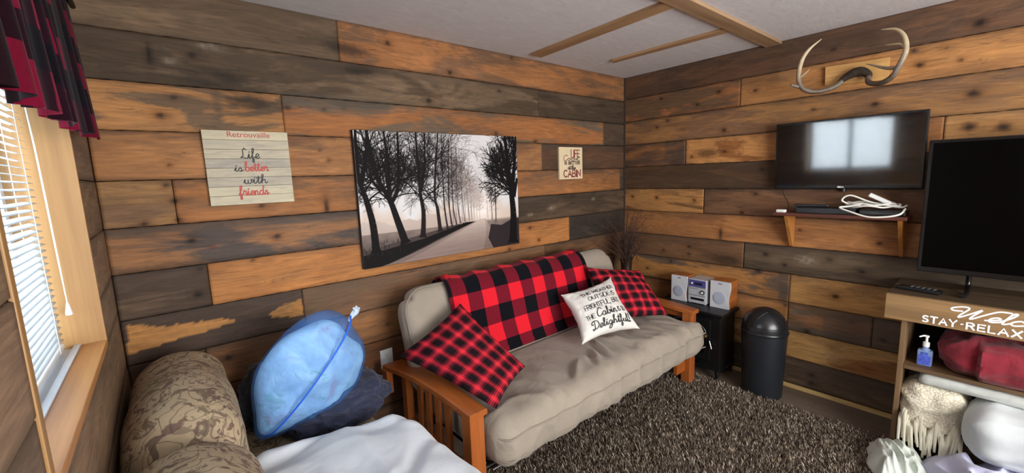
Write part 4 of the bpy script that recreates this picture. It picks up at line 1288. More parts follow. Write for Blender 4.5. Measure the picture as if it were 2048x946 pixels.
def arm(xo, xi, splay, side):
    """xo outer x, xi inner x at the front"""
    sgn = 1 if xi > xo else -1
    b_ = MB()
    n = 16
    rings = []
    for i in range(n + 1):
        y = -.945 + .80 * i / n
        z = arm_z(y)
        so = splay * (i / n) ** 1.3
        a, c_ = xo + so, xi + so * .4
        r_ = .006
        rings.append([(a, y, z - .028), (a, y, z - r_), (a + sgn * r_, y, z), (c_ - sgn * r_, y, z), (c_, y, z - r_), (c_, y, z - .028)])
    vs = [p for r_ in rings for p in r_]; fs = []
    for i in range(n):
        for j in range(6):
            fs.append((i * 6 + j, i * 6 + (j + 1) % 6, (i + 1) * 6 + (j + 1) % 6, (i + 1) * 6 + j))
    fs.append(tuple(range(6))); fs.append(tuple(n * 6 + j for j in range(5, -1, -1)))
    b_.add(vs, fs); b_.build('armrest', M_FUTON_Y, fu, smooth=35)
    mid = (xo + xi) / 2
    lo_, hi_ = min(xo, xi), max(xo, xi)
    p0, p1 = lo_ + .008, hi_ - .010
    b_ = MB(); b_.box((p0, -.932, 0), (p1, -.865, arm_z(-.9) - .026), .004); b_.build('front_post', M_FUTON_Z, fu)
    b_ = MB(); b_.box((mid - .03, -.30, 0), (mid + .012, -.245, arm_z(-.27) - .026), .004); b_.build('rear_post', M_FUTON_Z, fu)
    b_ = MB(); b_.box((mid - .012, -.866, .19), (mid + .012, -.29, .265), .003); b_.build('lower_rail', M_FUTON_Y, fu)
    b_ = MB(); b_.box((mid - .010, -.866, .505), (mid + .010, -.29, arm_z(-.6) - .034), .002); b_.build('upper_rail', M_FUTON_Y, fu)
    for yc in (-.405, -.495, -.59, -.685):
        b_ = MB(); b_.box((mid - .008, yc - .0225, .262), (mid + .008, yc + .0225, .512), .002); b_.build('slat', M_FUTON_Z, fu)


arm(-2.425, -2.333, -.045, 0)
arm(-.437, -.530, .02, 1)
b = MB(); b.box((-2.475, -.21, .40), (-2.44, -.14, arm_z(-.18) - .026), .004); b.build('rear_bracket', M_FUTON_Z, fu)
b = MB(); b.box((-.64, -.90, .12), (-.525, -.87, .22), .004); b.build('stretcher_end', M_FUTON_X, fu)
b = MB()
for y in (-.90, -.42): b.tube([(-2.335, y, .265), (-.53, y, .265)], .014, 8)
for i in range(9):
    x = -2.30 + i * .218
    b.tube([(x, -.90, .272), (x, -.42, .272)], .007, 6)
for x in (-2.30, -.56): b.tube([(x, -.40, .272), (x, -.17, .86)], .012, 8)
b.tube([(-2.30, -.17, .86), (-.56, -.17, .86)], .012, 8)
for x in (-1.9, -1.43, -1.0): b.tube([(x, -.40, .272), (x, -.17, .86)], .006, 6)
b.build('metal_deck', M_BLACK, fu, smooth=60)
b = MB(); b.tube([(-2.31, -.93, .262), (-2.20, -.93, .262)], .009, 8)
b.build('chrome_catch', plain('chrome', srgb('#d0d0d2'), .2, 1.0), fu, smooth=60)

# ---------------------------------------------------------------- beige futon mattress (seat + back)
M_MAT = fabric('beige_suede_cover', srgb('#998e80'), 500, .07, .85, .3)
mt = thing('futon_mattress', (-1.43, -.7, .29), 'beige suede futon mattress folded into seat and back on the wooden frame', 'mattress')


def seat_post(v, n_):
    x, y, z = v
    fr = max(0, min(1, (-.45 - y) / .55))
    z += -(y + 1.0) * .045 + (.018 * math.cos((x + 1.42) / .92 * 1.45) if n_.z > .3 else 0)
    if y < -.93 and x > -.62: x += .05 * min(1, (x + .62) / .12) * min(1, (-.93 - y) / .05)
    if y < -.93 and x < -2.2: x -= .0 
    if n_.z > .2:     # creases fanning from the front edge
        w = noise.noise((x * 5.5 + y * 2.5, y * 2.2 - x * 1.2, 1.7))
        w2 = noise.noise((x * 11 - y * 5, y * 4, 7.1))
        ridge = (1 - abs(w) * 3.0); ridge = max(0, ridge)
        z += fr * (.020 * ridge * ridge - .005) + .010 * w2 * fr
        for (cx, cy, ax, ay, ln, am) in ((-1.55, -.93, .55, .75, .22, .013), (-1.42, -.90, .35, .8, .25, .015), (-1.20, -.93, -.1, 1, .22, .014), (-1.05, -.92, .1, 1, .2, .012), (-.85, -.93, -.2, 1, .22, .012), (-1.75, -.94, .7, .6, .2, .012), (-.68, -.92, -.3, 1, .2, .012)):
            dx, dy = x - cx, y - cy
            l_ = math.hypot(ax, ay); ax /= l_; ay /= l_
            s_ = dx * ax + dy * ay; t_ = -dx * ay + dy * ax + .25 * s_ * s_
            if -.05 < s_ < ln: z += 1.5 * am * math.exp(-(t_ / .016) ** 2) * math.sin(math.pi * (s_ + .05) / (ln + .05)) - am * 1.3 * math.exp(-((t_ - .032) / .018) ** 2) * math.sin(math.pi * (s_ + .05) / (ln + .05))
    else:
        w = noise.noise((x * 9, z * 7, 3)); w3 = max(0, 1 - 4 * abs(noise.noise((x * 6, z * 4 + x, 6)))); y += (.012 * w - .012 * w3) * (1 if n_.y < -.2 else 0)
        z += .012 * noise.noise((x * 5, 0, 9)) * (1 if n_.z < -.2 else 0)
    return Vector((x, y, z))


vs, fs = rbox((-2.335, -1.035, .285), (-.515, -.385, .518), .085, 150, 56, 18, seat_post)
b = MB(); b.add(vs, fs)
seat = b.build('seat_section', M_MAT, mt, smooth=80, recalc=False)
M_PIPE = fabric('mattress_piping', srgb('#8d8376'), 500, .07, .85)


def pipe_line(zc, yf, xs=(-2.325, -.50)):
    pts = []
    for i in range(46):
        x = xs[0] + .05 + (xs[1] - xs[0] - .08) * i / 45
        v = seat_post(Vector((x, yf, zc)), Vector((0, -1, 0)))
        pts.append((x, v.y - .001, v.z + .008 * noise.noise((x * 4, 2, 2))))
    a = pts[0]; pts = [(a[0] - .045, a[1] + .14, a[2] + .004), (a[0] - .042, a[1] + .05, a[2] + .002), (a[0] - .02, a[1] + .012, a[2])] + pts
    return pts


b = MB(); b.tube(catmull(pipe_line(.445, -1.033), 3), .0045, 7); b.build('piping', M_PIPE, mt, smooth=True)
b = MB(); b.tube(catmull(pipe_line(.345, -1.031), 3), .0035, 7); b.build('piping', M_PIPE, mt, smooth=True)
TH = R(17.7)
BASE = Vector((0, -.365, .415))
UP = Vector((0, math.sin(TH), math.cos(TH))); NF = Vector((0, -math.cos(TH), math.sin(TH)))
BX0, BX1, BH, BT = -2.385, -.555, .575, .175


def back_post(v, n_):
    x, d, h = v
    for (xc, s_) in ((BX0, 1), (BX1, -1)):
        Rr_ = .15
        cx_, ch_ = xc + s_ * Rr_, BH - Rr_
        if (x - cx_) * s_ < 0 and h > ch_:
            dx, dh = x - cx_, h - ch_
            m_ = max(abs(dx), abs(dh)); r2 = math.hypot(dx, dh)
            if r2 > 1e-6: x = cx_ + dx * m_ / r2; h = ch_ + dh * m_ / r2
    d *= 1 - .10 * ((x + 1.47) / .92) ** 2
    d += .006 * noise.noise((x * 4, h * 5, 2)) * (1 if n_.y < 0 else -1)
    p = BASE + UP * h + NF * (-d)
    return Vector((x, p.y, p.z))


vs, fs = rbox((BX0, -BT / 2, 0), (BX1, BT / 2, BH), .075, 90, 16, 34, back_post)
b = MB(); b.add(vs, fs); b.build('back_section', M_MAT, mt, smooth=80, recalc=True)
# piping that follows the rounded front outline of the back
pts = []
for i in range(40):
    t = i / 39
    if t < .25: x, h = BX0 + .008, .10 + .32 * t / .25
    else:
        a = (t - .25) / .75
        x, h = BX0 + .15 + (BX1 - BX0 - .3) * a, BH - .008
    if .25 <= t < .25 + .001: pass
    pts.append((x, h))
out = []
for (x, h) in [(BX0 + .012, .12), (BX0 + .012, .25), (BX0 + .012, .40)] + [(BX0 + .15 + .14 * math.cos(R(180 - a)), BH - .15 + .14 * math.sin(R(180 - a))) for a in (0, 20, 40, 60, 80)] + [(BX0 + .3 + i * .15, BH - .012) for i in range(9)]:
    p = BASE + UP * h + NF * (BT / 2 - .030); out.append((x, p.y, p.z))
b = MB(); b.tube(catmull(out, 5), .0042, 7); b.build('piping', M_PIPE, mt, smooth=True)

# ---------------------------------------------------------------- buffalo check throw over the back
RED, MIDR, BLK = srgb('#d8202e'), srgb('#6e1424'), srgb('#0d0d14')
M_THROW = check_mat('buffalo_check_throw', RED, MIDR, BLK, 9.71, 9.3, offs=(.211, .313))
FR = BT / 2 + .008
s_front = BH - .080
ARC = math.pi * (FR)


def throwf(x, s, lift=0.0):
    rr_ = FR * (1 - .10 * ((x + 1.47) / .92) ** 2) + lift
    if s < s_front: h, d = s, rr_
    elif s < s_front + ARC:
        a = (s - s_front) / FR; h, d = s_front + rr_ * math.sin(a), rr_ * math.cos(a)
    else: h, d = s_front - (s - s_front - ARC), -rr_
    p = BASE + UP * h + NF * d
    return Vector((x, p.y, p.z))


TX0, TX1 = -2.13, -.925
TS0, TS1 = .075, s_front + ARC + .25


def throwm(u, v):
    s = TS0 + (TS1 - TS0) * v
    x = TX0 + (TX1 - TX0) * u
    top = math.exp(-((s - s_front - ARC / 2) / .14) ** 2)
    x += .010 * noise.noise((s * 6, 1, 0)) - .03 * (u - .5) * top
    l_ = .004 + .010 * max(0, noise.noise((x * 3.5, s * 3, 5))) + .013 * top * (math.sin(u * 38) * .35 + noise.noise((u * 14, s * 4, 3)))
    if u < .04 or u > .90: l_ += .012 * abs(math.sin(u * 90 + s * 2)) 
    if v < .03: l_ += .006
    p = throwf(x, s, l_)
    p.z += .010 * noise.noise((x * 4, 0, 0)) * (1 - v) ** 3
    return p


b = MB(); b.grid(throwm, 130, 80)
th = b.build('plaid_throw', M_THROW, None, smooth=True, recalc=False, solid=.006)
lay = th.data.uv_layers.new(name='UVMap')
uvv = []
for l in th.data.loops:
    i = l.vertex_index % 131; j = l.vertex_index // 131
    uvv += [TX0 + (TX1 - TX0) * i / 130, TS0 + (TS1 - TS0) * j / 80]
lay.data.foreach_set('uv', uvv)
tag(th, 'red and black buffalo check throw draped over the futon back', 'blanket')

# ---------------------------------------------------------------- cushions


def tartan(name, reps, bright, mid, blk, offs=(0, 0)):
    k = N(name); s = k.sep(k.uv('UVMap'))

    def band(o_, of):
        f = k.math('FRACT', k.math('MULTIPLY_ADD', o_, reps, of))
        return k.ramp(f, [(0, .05), (.40, .62), (.435, .12), (.50, .85), (.575, .25), (.60, 1.0), (.70, .25), (.725, .85), (.80, .12), (.865, .62), (.90, .05)], 'CONSTANT')
    a = band(s[0], offs[0]); b_ = band(s[1], offs[1])
    t = k.math('MULTIPLY', k.math('ADD', a, b_), .5)
    col = k.ramp(t, [(0.04, blk), (.42, mid), (.60, mixc(mid, bright, .45)), (1.0, bright)])
    w = k.noise(k.mapv(k.uv('UVMap'), (500, 500, 1)), 1, 2)
    col = k.mix(.4, col, k.ramp(w, [(0.3, .65), (0.7, 1.15)]), 'MULTIPLY')
    k.bump(w, .25, .001)
    return k.set(col, .92, spec=.15)


M_TART = tartan('red_tartan', 6.0, srgb('#ee3340'), srgb('#741a2a'), srgb('#121014'))
fn, nm = pillow_fn((-2.115, -.425, .885), (-1.945, -.76, .575), (-2.322, -.998, .59), (-2.482, -.395, .685), .085, .06, nrm=(-.3, -.6, .7), seed=3)
pl = pillow_mesh('tartan_cushion', M_TART, fn)
tag(pl, 'large red and black tartan cushion leaning on the left futon arm', 'cushion', 'tartan cushions on the futon')
fn2, nm2 = pillow_fn((-1.00, -.385, .895), (-.585, -.55, .825), (-.70, -.86, .575), (-1.10, -.64, .575), .066, .06, nrm=(-.3, -.8, .5), seed=8)
pr_ = pillow_mesh('tartan_cushion', M_TART, fn2)
tag(pr_, 'dark red tartan cushion at the right futon arm behind the white cushion', 'cushion', 'tartan cushions on the futon')
k = N('cream_linen'); w = k.noise(k.mapv(k.uv('UVMap'), (420, 420, 1)), 1, 2)
k.bump(w, .3, .001); M_LIN = k.set(k.ramp(w, [(0.3, srgb('#c9c7c2')), (.7, srgb('#e2e0db'))]), .9)
fn3, nm3 = pillow_fn((-1.372, -.475, .785), (-.945, -.555, .842), (-1.05, -.862, .570), (-1.475, -.745, .552), .070, .16, nrm=(-.4, -.8, .4), seed=5, wr=.004)
wp = pillow_mesh('slogan_cushion', M_LIN, fn3, n=44)
tag(wp, 'small white cushion printed with a cabin slogan in black lettering', 'cushion')


def cush(mb, txt, font, u0, u1, v, h, w, slant=0.0):
    mb = MB(); ls = stroke_text(txt, font, slant=slant, fit=(u1 - u0), height=h)
    ribbons(mb, ls, w, lambda a, c_: fn3(min(.985, u0 + a), min(.99, v - c_), 1) + nm3 * .0022, .02)
    mb.build('printed_lettering', INK, wp, recalc=False)


b = MB()
cush(b, 'THE WEATHER', CAPS, .23, .88, .245, .072, .0105)
cush(b, 'OUTSIDE IS', CAPS, .31, .86, .375, .080, .0105)
cush(b, 'FRIGHTFUL, BUT', CAPS, .17, .88, .525, .085, .0105)
cush(b, 'THE', CAPS, .13, .29, .70, .080, .0105)
cush(b, 'Cabin', SCRIPT, .33, .70, .705, .150, .0150, .1)
cush(b, 'IS SO', CAPS, .74, .90, .695, .078, .0105)
cush(b, 'Delightful!', SCRIPT, .20, .90, .90, .15, .0155, .1)

# ---------------------------------------------------------------- brown floral sofa along the window wall
k = N('brown_floral_upholstery'); o_ = k.obj()
wv = k.noise(k.mapv(o_, (5, 5, 5)), 1, 3, .5)
cmb = k.n('ShaderNodeVectorMath', operation='ADD'); k.l(o_, cmb.inputs[0])
ns_ = k.n('ShaderNodeTexNoise'); ns_.inputs['Scale'].default_value = 9; k.l(o_, ns_.inputs['Vector'])
sc_ = k.n('ShaderNodeVectorMath', operation='SCALE'); k.l(ns_.outputs['Color'], sc_.inputs[0]); sc_.inputs['Scale'].default_value = .10
k.l(sc_.outputs[0], cmb.inputs[1])
vv = k.n('ShaderNodeTexVoronoi'); vv.inputs['Scale'].default_value = 8.5; k.l(cmb.outputs[0], vv.inputs['Vector'])
rng = k.math('SINE', k.math('MULTIPLY', vv.outputs['Distance'], 42))
leaf = k.noise(k.mapv(cmb.outputs[0], (14, 14, 14), (4, 2, 7)), 1, 4, .62, 2.2)
vine = k.ramp(rng, [(.80, 0.0), (.93, 1.0)])
blot = k.ramp(leaf, [(.53, 0.0), (.56, 1.0)])
bas = k.ramp(k.noise(o_, 6, 4), [(.3, srgb('#a08d72')), (.7, srgb('#b5a386'))])
ol_ = k.ramp(k.noise(o_, 3.5, 2), [(.4, srgb('#6d5650')), (.6, srgb('#756955'))])
col = k.mix(k.math('MULTIPLY', vine, .75), bas, ol_)
col = k.mix(k.math('MULTIPLY', blot, .8), col, k.ramp(k.noise(o_, 8, 2), [(.42, srgb('#5b4241')), (.58, srgb('#635846'))]))
weave = k.noise(k.mapv(o_, (900, 200, 900)), 1, 2)
col = k.mix(.5, col, k.ramp(weave, [(0.3, .7), (.7, 1.15)]), 'MULTIPLY')
k.bump(leaf, .15, .003); M_FLOR = k.set(col, .8, spec=.3)
so = thing('floral_sofa', (-3.05, -1.15, 0), 'brown floral upholstered sofa with rounded back against the window wall', 'sofa')


def backroll(v, n_):
    x, y, z = v
    x += .010 * noise.noise((x * 6, y * 4, z * 6)) - .05 * max(0, (.75 - z)) * -1.0
    z += .014 * noise.noise((x * 5, y * 3, 4)) + (.012 * math.sin((y + .1) * 9))
    if y > -.35: z -= .25 * (y + .35) ** 2
    return Vector((x, y, z))


vs, fs = rbox((-3.488, -.945, .42), (-3.185, -.115, .935), .15, 20, 50, 26, backroll)
b = MB(); b.add(vs, fs); b.build('back_cushion', M_FLOR, so, smooth=80, recalc=False)
vs, fs = rbox((-3.488, -2.10, .42), (-3.185, -.930, .935), .15, 20, 50, 26, backroll)
b = MB(); b.add(vs, fs); b.build('back_cushion', M_FLOR, so, smooth=80, recalc=False)
vs, fs = rbox((-3.47, -2.1, .07), (-2.66, -.12, .33), .03, 20, 30, 6)
b = MB(); b.add(vs, fs); b.build('base', M_FLOR, so, smooth=60, recalc=False)
for y0, y1 in ((-.98, -.12), (-1.9, -.985)):
    vs, fs = rbox((-3.24, y0, .31), (-2.64, y1, .455), .055, 24, 30, 10, lambda v, n_: Vector((v.x, v.y, v.z + (.012 * math.cos((v.x + 2.92) * 4) if n_.z > .2 else 0) + .006 * noise.noise(v * 5))))
    b = MB(); b.add(vs, fs); b.build('seat_cushion', M_FLOR, so, smooth=60, recalc=False)
for x in (-3.4, -2.72):
    for y in (-2.0, -.2):
        b = MB(); b.lathe((x, y, 0), [(.018, 0), (.028, .075)], 12); b.build('foot', M_BLACK, so)

# ---------------------------------------------------------------- bags on the sofa


def inflate(outline, nrm, tf, tb, rings=16, n=10, wr=.01, seed=0, power=.5):
    """soft closed body with the given planar outline (world points)"""
    O = catmull(outline, n, closed=True); c = sum(O, Vector()) / len(O); nn = Vector(nrm).normalized()
    m = len(O); vs = []; fs = []
    for side, T in ((1, tf), (-1, tb)):
        for r_ in range(rings + 1):
            t = math.sin(math.pi / 2 * r_ / rings)     # 0 centre -> 1 rim
            if side == -1 and r_ == rings: continue
            for p in O:
                q = c + (p - c) * t
                hgt = max(0, 1 - t ** 2.2) ** power
                w = fbm(q * 3 + Vector((seed, 0, side)), 2.0) * wr * (.35 + .65 * hgt)
                vs.append(q + nn * side * (T * hgt + w * 1.2) )
    for si, base in ((0, 0), (1, (rings + 1) * m)):
        last = rings if si == 0 else rings
        for r_ in range(last):
            for i in range(m):
                j = (i + 1) % m
                a, b_ = base + r_ * m + i, base + r_ * m + j
                if si == 1 and r_ == rings - 1: c_, d = rings * m + j, rings * m + i
                else: c_, d = base + (r_ + 1) * m + j, base + (r_ + 1) * m + i
                fs.append((a, b_, c_, d) if si == 1 else (d, c_, b_, a))
    return vs, fs, c


BY = -.44
bag_o = [(-2.812, BY, 1.015), (-2.740, BY, .975), (-2.700, BY, .90), (-2.662, BY, .802), (-2.685, BY, .685), (-2.765, BY, .592), (-2.878, BY, .545), (-3.00, BY, .535), (-3.118, BY, .540), (-3.128, BY, .655), (-3.122, BY, .773), (-3.078, BY, .864), (-2.997, BY, .942), (-2.905, BY, 1.0)]
vs, fs, bc = inflate(bag_o, (0, -1, .12), .125, .12, 22, 8, .020, 3)
k = N('translucent_blue_plastic')
k.set(srgb('#5f97e2'), .22); k.b.inputs['Coat Weight'].default_value = .3
tb_ = k.n('ShaderNodeBsdfTransparent'); tb_.inputs[0].default_value = (.70, .85, 1, 1)
mx = k.n('ShaderNodeMixShader')
fz = k.noise(k.mapv(k.obj(), (5, 5, 5)), 1, 5, .6, 1.5)
k.l(k.ramp(fz, [(.35, .60), (.7, .88)]), mx.inputs[0])
k.l(k.b.outputs[0], mx.inputs[1]); k.l(tb_.outputs[0], mx.inputs[2]); k.l(mx.outputs[0], k.out.inputs[0])
k.bump(k.noise(k.mapv(k.obj(), (9, 9, 9)), 1, 6, .65, 2.0), .6, .02)
M_BAG = k.m
b = MB(); b.add(vs, fs)
bag = b.build('storage_bag', M_BAG, None, smooth=80, recalc=False)
tag(bag, 'see-through blue plastic bag holding a pale pillow, leaning above the navy bundle', 'bag')
M_SEAM = plain('blue_seam_binding', srgb('#2566d8'), .5)


def bagpt(a, c_, off=.004):
    """point on the front of the bag along the seam from knot to lower tip"""
    p = Vector((-2.715, BY, .965)).lerp(Vector((-3.105, BY, .548)), a)
    t = abs(2 * a - 1)
    return p + Vector((0, -1, .12)).normalized() * (.128 * max(0, 1 - t ** 2.2) ** .5 + off + .004) + Vector((0, 0, .0))


b = MB(); b.tube([bagpt(i / 24, 0) for i in range(25)], .0042, 6)
b.build('seam', M_SEAM, bag, smooth=True)
b = MB()
kn = Vector((-2.695, BY - .01, .975))
for i in range(5):
    a = i * 1.25
    b.tube(catmull([kn + Vector((-.03, 0, -.03)), kn + Vector((.004 * i, .01 * math.cos(a), .01)), kn + Vector((.008 + .014 * math.cos(a), .012 * math.sin(a), .018 + .008 * math.sin(a))), kn + Vector((.014, .01 * math.cos(a), .01)), kn + Vector((0, 0, -.01))], 5), .0055, 6)
b.build('knot', plain('clear_plastic_gather', srgb('#b9c8dc'), .25), bag, smooth=True)
k = N('pale_floral_pillowcase'); o_ = k.obj()
nf = k.noise(k.mapv(o_, (7, 7, 7), (3, 1, 0)), 1, 4, .6, 1.0); ng = k.noise(k.mapv(o_, (9, 9, 9), (0, 5, 9)), 1, 4, .6, 1.5)
col = k.mix(k.ramp(nf, [(.60, 0.0), (.68, .55)]), srgb('#d8eaf0'), srgb('#e0a0ac'))
col = k.mix(k.ramp(ng, [(.62, 0.0), (.68, .5)]), col, srgb('#8fc7a2'))
k.bump(k.noise(o_, 12, 5, .6, 1.5), .5, .02); M_PC = k.set(col, .85)
cc_ = bc
inner = [cc_ + (Vector(p) - cc_) * (.95 if i_ not in (0, 1, 2, 13) else .83) for i_, p in enumerate(bag_o)]
vs, fs, _c = inflate(inner, (0, -1, .12), .108, .10, 22, 8, .020, 3)
b = MB(); b.add(vs, fs); pc_ = b.build('bagged_pillow', M_PC, None, smooth=80, recalc=False)
tag(pc_, 'pale blue pillow with faint flowers inside the blue bag', 'pillow')


def lump(name, mat, c, r_, seed, amp=.12, freq=2.2, sub=5, flat=None, parent=None, xrot=0, ridged=True):
    bm = bmesh.new(); bmesh.ops.create_icosphere(bm, subdivisions=sub, radius=1)
    c = Vector(c)
    for v in bm.verts:
        d = v.co.normalized()
        q = d * freq + Vector((seed * 3.1, seed, 0))
        w = noise.fractal(q, .7, 2.0, 3)
        rd = 1 - abs(noise.noise(q * 1.6 + Vector((5, 5, 5)))) * 2 if ridged else 0
        rd2 = 1 - abs(noise.noise(q * 3.3 + Vector((2, 8, 1)))) * 2 if ridged else 0
        s_ = 1 + amp * w + amp * .7 * rd + amp * .3 * rd2
        p = Vector((d.x * r_[0], d.y * r_[1], d.z * r_[2])) * s_
        p = p + c
        if flat is not None and p.z < flat: p.z = flat + (p.z - flat) * .02
        v.co = p
    vs = [v.co.copy() for v in bm.verts]; fs = [tuple(v.index for v in f.verts) for f in bm.faces]; bm.free()
    b_ = MB(); b_.add(vs, fs)
    return b_.build(name, mat, parent, smooth=80, recalc=False)


M_NAVY = fabric('navy_quilted_cloth', srgb('#252c46'), 500, .2, .75, .35)
nb = lump('navy_bundle', M_NAVY, (-2.80, -.35, .545), (.235, .19, .125), 4, .13, 1.6, 6, flat=.468)
tag(nb, 'dark navy bundled cover under the blue bag', 'bundle')
nb2 = lump('black_bag', fabric('black_cloth', srgb('#1b1d26'), 500, .2, .6, .35), (-3.03, -.235, .62), (.12, .10, .16), 9, .12, 1.6, 5, flat=.468)
tag(nb2, 'black bag wedged between the sofa back and the blue bag', 'bag')

# white duvet on the near half of the sofa
M_DUV = fabric('white_cotton', srgb('#dfe8f1'), 900, .03, .9, .18)


def duv(v, n_):
    x, y, z = v
    t = (x + 3.2) / .6
    if y > -1.0: y = -1.0 + (y + 1.0) * (1 - .30 * max(0, t)) 
    z += .026 * noise.noise((x * 4.5, y * 4.5, 2)) - (.018 * max(0, 1 - 6 * abs(noise.noise((x * 3.2 + 1, y * 2.6, 4)))) if n_.z > .2 else 0) + .006 * noise.noise((x * 9 + y * 3, y * 7, 5)) * (n_.z > 0)
    w = noise.noise((x * 4 - y * 2, y * 2 + x * 2, 8)); z += .010 * max(0, 1 - 4 * abs(w)) * (n_.z > .2)
    if x > -2.72: z -= .9 * (x + 2.72) ** 2 * 2.0
    y += .015 * noise.noise((x * 6, 3, z * 5)); x += .012 * noise.noise((y * 6, 1, z * 5))
    return Vector((x, y, z))


vs, fs = rbox((-3.185, -1.95, .468), (-2.585, -.625, .625), .072, 60, 90, 14, duv)
b = MB(); b.add(vs, fs); dv_ = b.build('duvet', M_DUV, None, smooth=80, recalc=False)
tag(dv_, 'rumpled white duvet heaped on the sofa seat in the foreground', 'duvet')

# ---------------------------------------------------------------- bullet bin
M_BIN = plain('satin_black_bin', srgb('#1c1f24'), .38, .0, var=.05)
M_BINL = plain('satin_black_bin_lid', srgb('#1a1c20'), .28, .0, var=.05)
bn = thing('dome_bin', (-.225, -1.305, 0), 'black dome-topped cylindrical waste bin by the plank wall', 'bin')
b = MB(); b.lathe((-.225, -1.305, 0), [(.120, 0), (.124, .004), (.134, .30), (.140, .452), (.136, .456), (.13, .45)], 64); b.build('body', M_BIN, bn, smooth=40)
b = MB()
prof = [(.128, .440), (.143, .448), (.145, .458), (.143, .466), (.139, .470)]
prof += [(.139 * math.cos(R(a)), .470 + .150 * math.sin(R(a))) for a in range(8, 91, 6)]
prof[-1] = (.001, .62)
b.lathe((-.225, -1.305, 0), prof, 64); b.build('lid', M_BINL, bn, smooth=40)
b = MB()   # push flap with its dark outline on the room side
pts = []
C0 = Vector((-.225, -1.305, 0))
for i in range(25):
    az = R(180 + 30 - 52 + 104 * i / 24); el = R(14)
    pts.append(C0 + Vector((.1395 * math.cos(el) * math.cos(az), .1395 * math.cos(el) * math.sin(az), .470 + .150 * math.sin(el))))
for i in range(13):
    el = R(14 + 48 * math.sin(math.pi * i / 12)); az = R(180 + 30 + 52 - 104 * i / 12)
    pts.append(C0 + Vector((.1395 * math.cos(el) * math.cos(az), .1395 * math.cos(el) * math.sin(az), .470 + .150 * math.sin(el))))
b.tube(pts, .0016, 5); b.build('flap', M_BLACK, bn)

# ---------------------------------------------------------------- small black electric stove
M_IRON = plain('black_stove_enamel', srgb('#121213'), .42, .1, var=.1)
sv = thing('electric_stove', (-.16, -.80, 0), 'small black stove-style electric heater between the futon and the bin', 'heater')
b = MB(); b.box((-.277, -1.035, .085), (-.035, -.535, .485), .008); b.build('body', M_IRON, sv)
b = MB(); b.box((-.313, -1.06, .497), (-.022, -.51, .520), .006); b.box((-.295, -1.048, .484), (-.03, -.522, .498), .004); b.build('top_plate', M_IRON, sv)
b = MB(); b.box((-.295, -1.045, .075), (-.025, -.525, .097), .005); b.build('bottom_plate', M_IRON, sv)
for x, y in ((-.277, -1.02), (-.05, -1.02), (-.277, -.55), (-.05, -.55)):
    b = MB(); b.tube(catmull([(x + .012, y, .085), (x, y, .05), (x, y, .02), (x - .004, y, 0)], 4), [.020, .015, .012, .016], 10); b.build('leg', M_IRON, sv, smooth=50)
dr = MB(); dr.box((-.290, -.965, .135), (-.276, -.605, .455), .006); door = dr.build('stove_door', M_IRON, sv)
b = MB()
arch = [(-.292, -.925, .19), (-.292, -.645, .19), (-.292, -.645, .34)] + [(-.292, -.785 + .14 * math.cos(R(a)), .34 + .08 * math.sin(R(a))) for a in range(10, 180, 17)] + [(-.292, -.925, .34)]
b.prism(arch, (.0025, 0, 0)); b.build('window', plain('smoked_stove_glass', srgb('#08090b'), .08), door)
b = MB(); b.tube([(-.294, -.785 + .15 * math.cos(R(a)), .345 + .088 * math.sin(R(a))) for a in range(0, 181, 12)], .003, 6); b.build('window_trim', plain('dull_steel', srgb('#8a8a8c'), .35, .8), door, smooth=True)
b = MB(); b.lathe((0, 0, 0), [(.008, 0), (.012, .006), (.012, .018), (.005, .022)], 14); b.v = [(-.290 - z_, -.935 + x_, .330 + y_) for x_, y_, z_ in b.v]
b.build('door_knob', plain('aged_brass', srgb('#9a8458'), .35, .7), door, smooth=40)
b = MB(); b.tube([(-.300, -.965, .300), (-.306, -.985, .245)], .0045, 8); b.build('door_handle', plain('chrome_handle', srgb('#c8c8ca'), .2, .9), door, smooth=True)
b = MB()
for i in range(5):
    b = MB(); b.box((-.292, -.90 + i * .05, .105), (-.2765, -.875 + i * .05, .115), .001); b.build('vent', M_BLACK, sv)

# ---------------------------------------------------------------- mini stereo on the stove top
M_SILV = plain('silver_plastic', srgb('#b9bcc4'), .35, .15, var=.03)
M_LSPK = plain('pale_speaker_front', srgb('#c3c5cb'), .45, var=.03)
M_MESH = plain('grey_speaker_mesh', srgb('#a2a8b8'), .7, var=.1, scale=400)
M_CHERRY = clearwood('cherry_speaker_wood', srgb('#a8652f'), srgb('#8a4d22'), 1, .4, False, axis=0)
ZT = .520


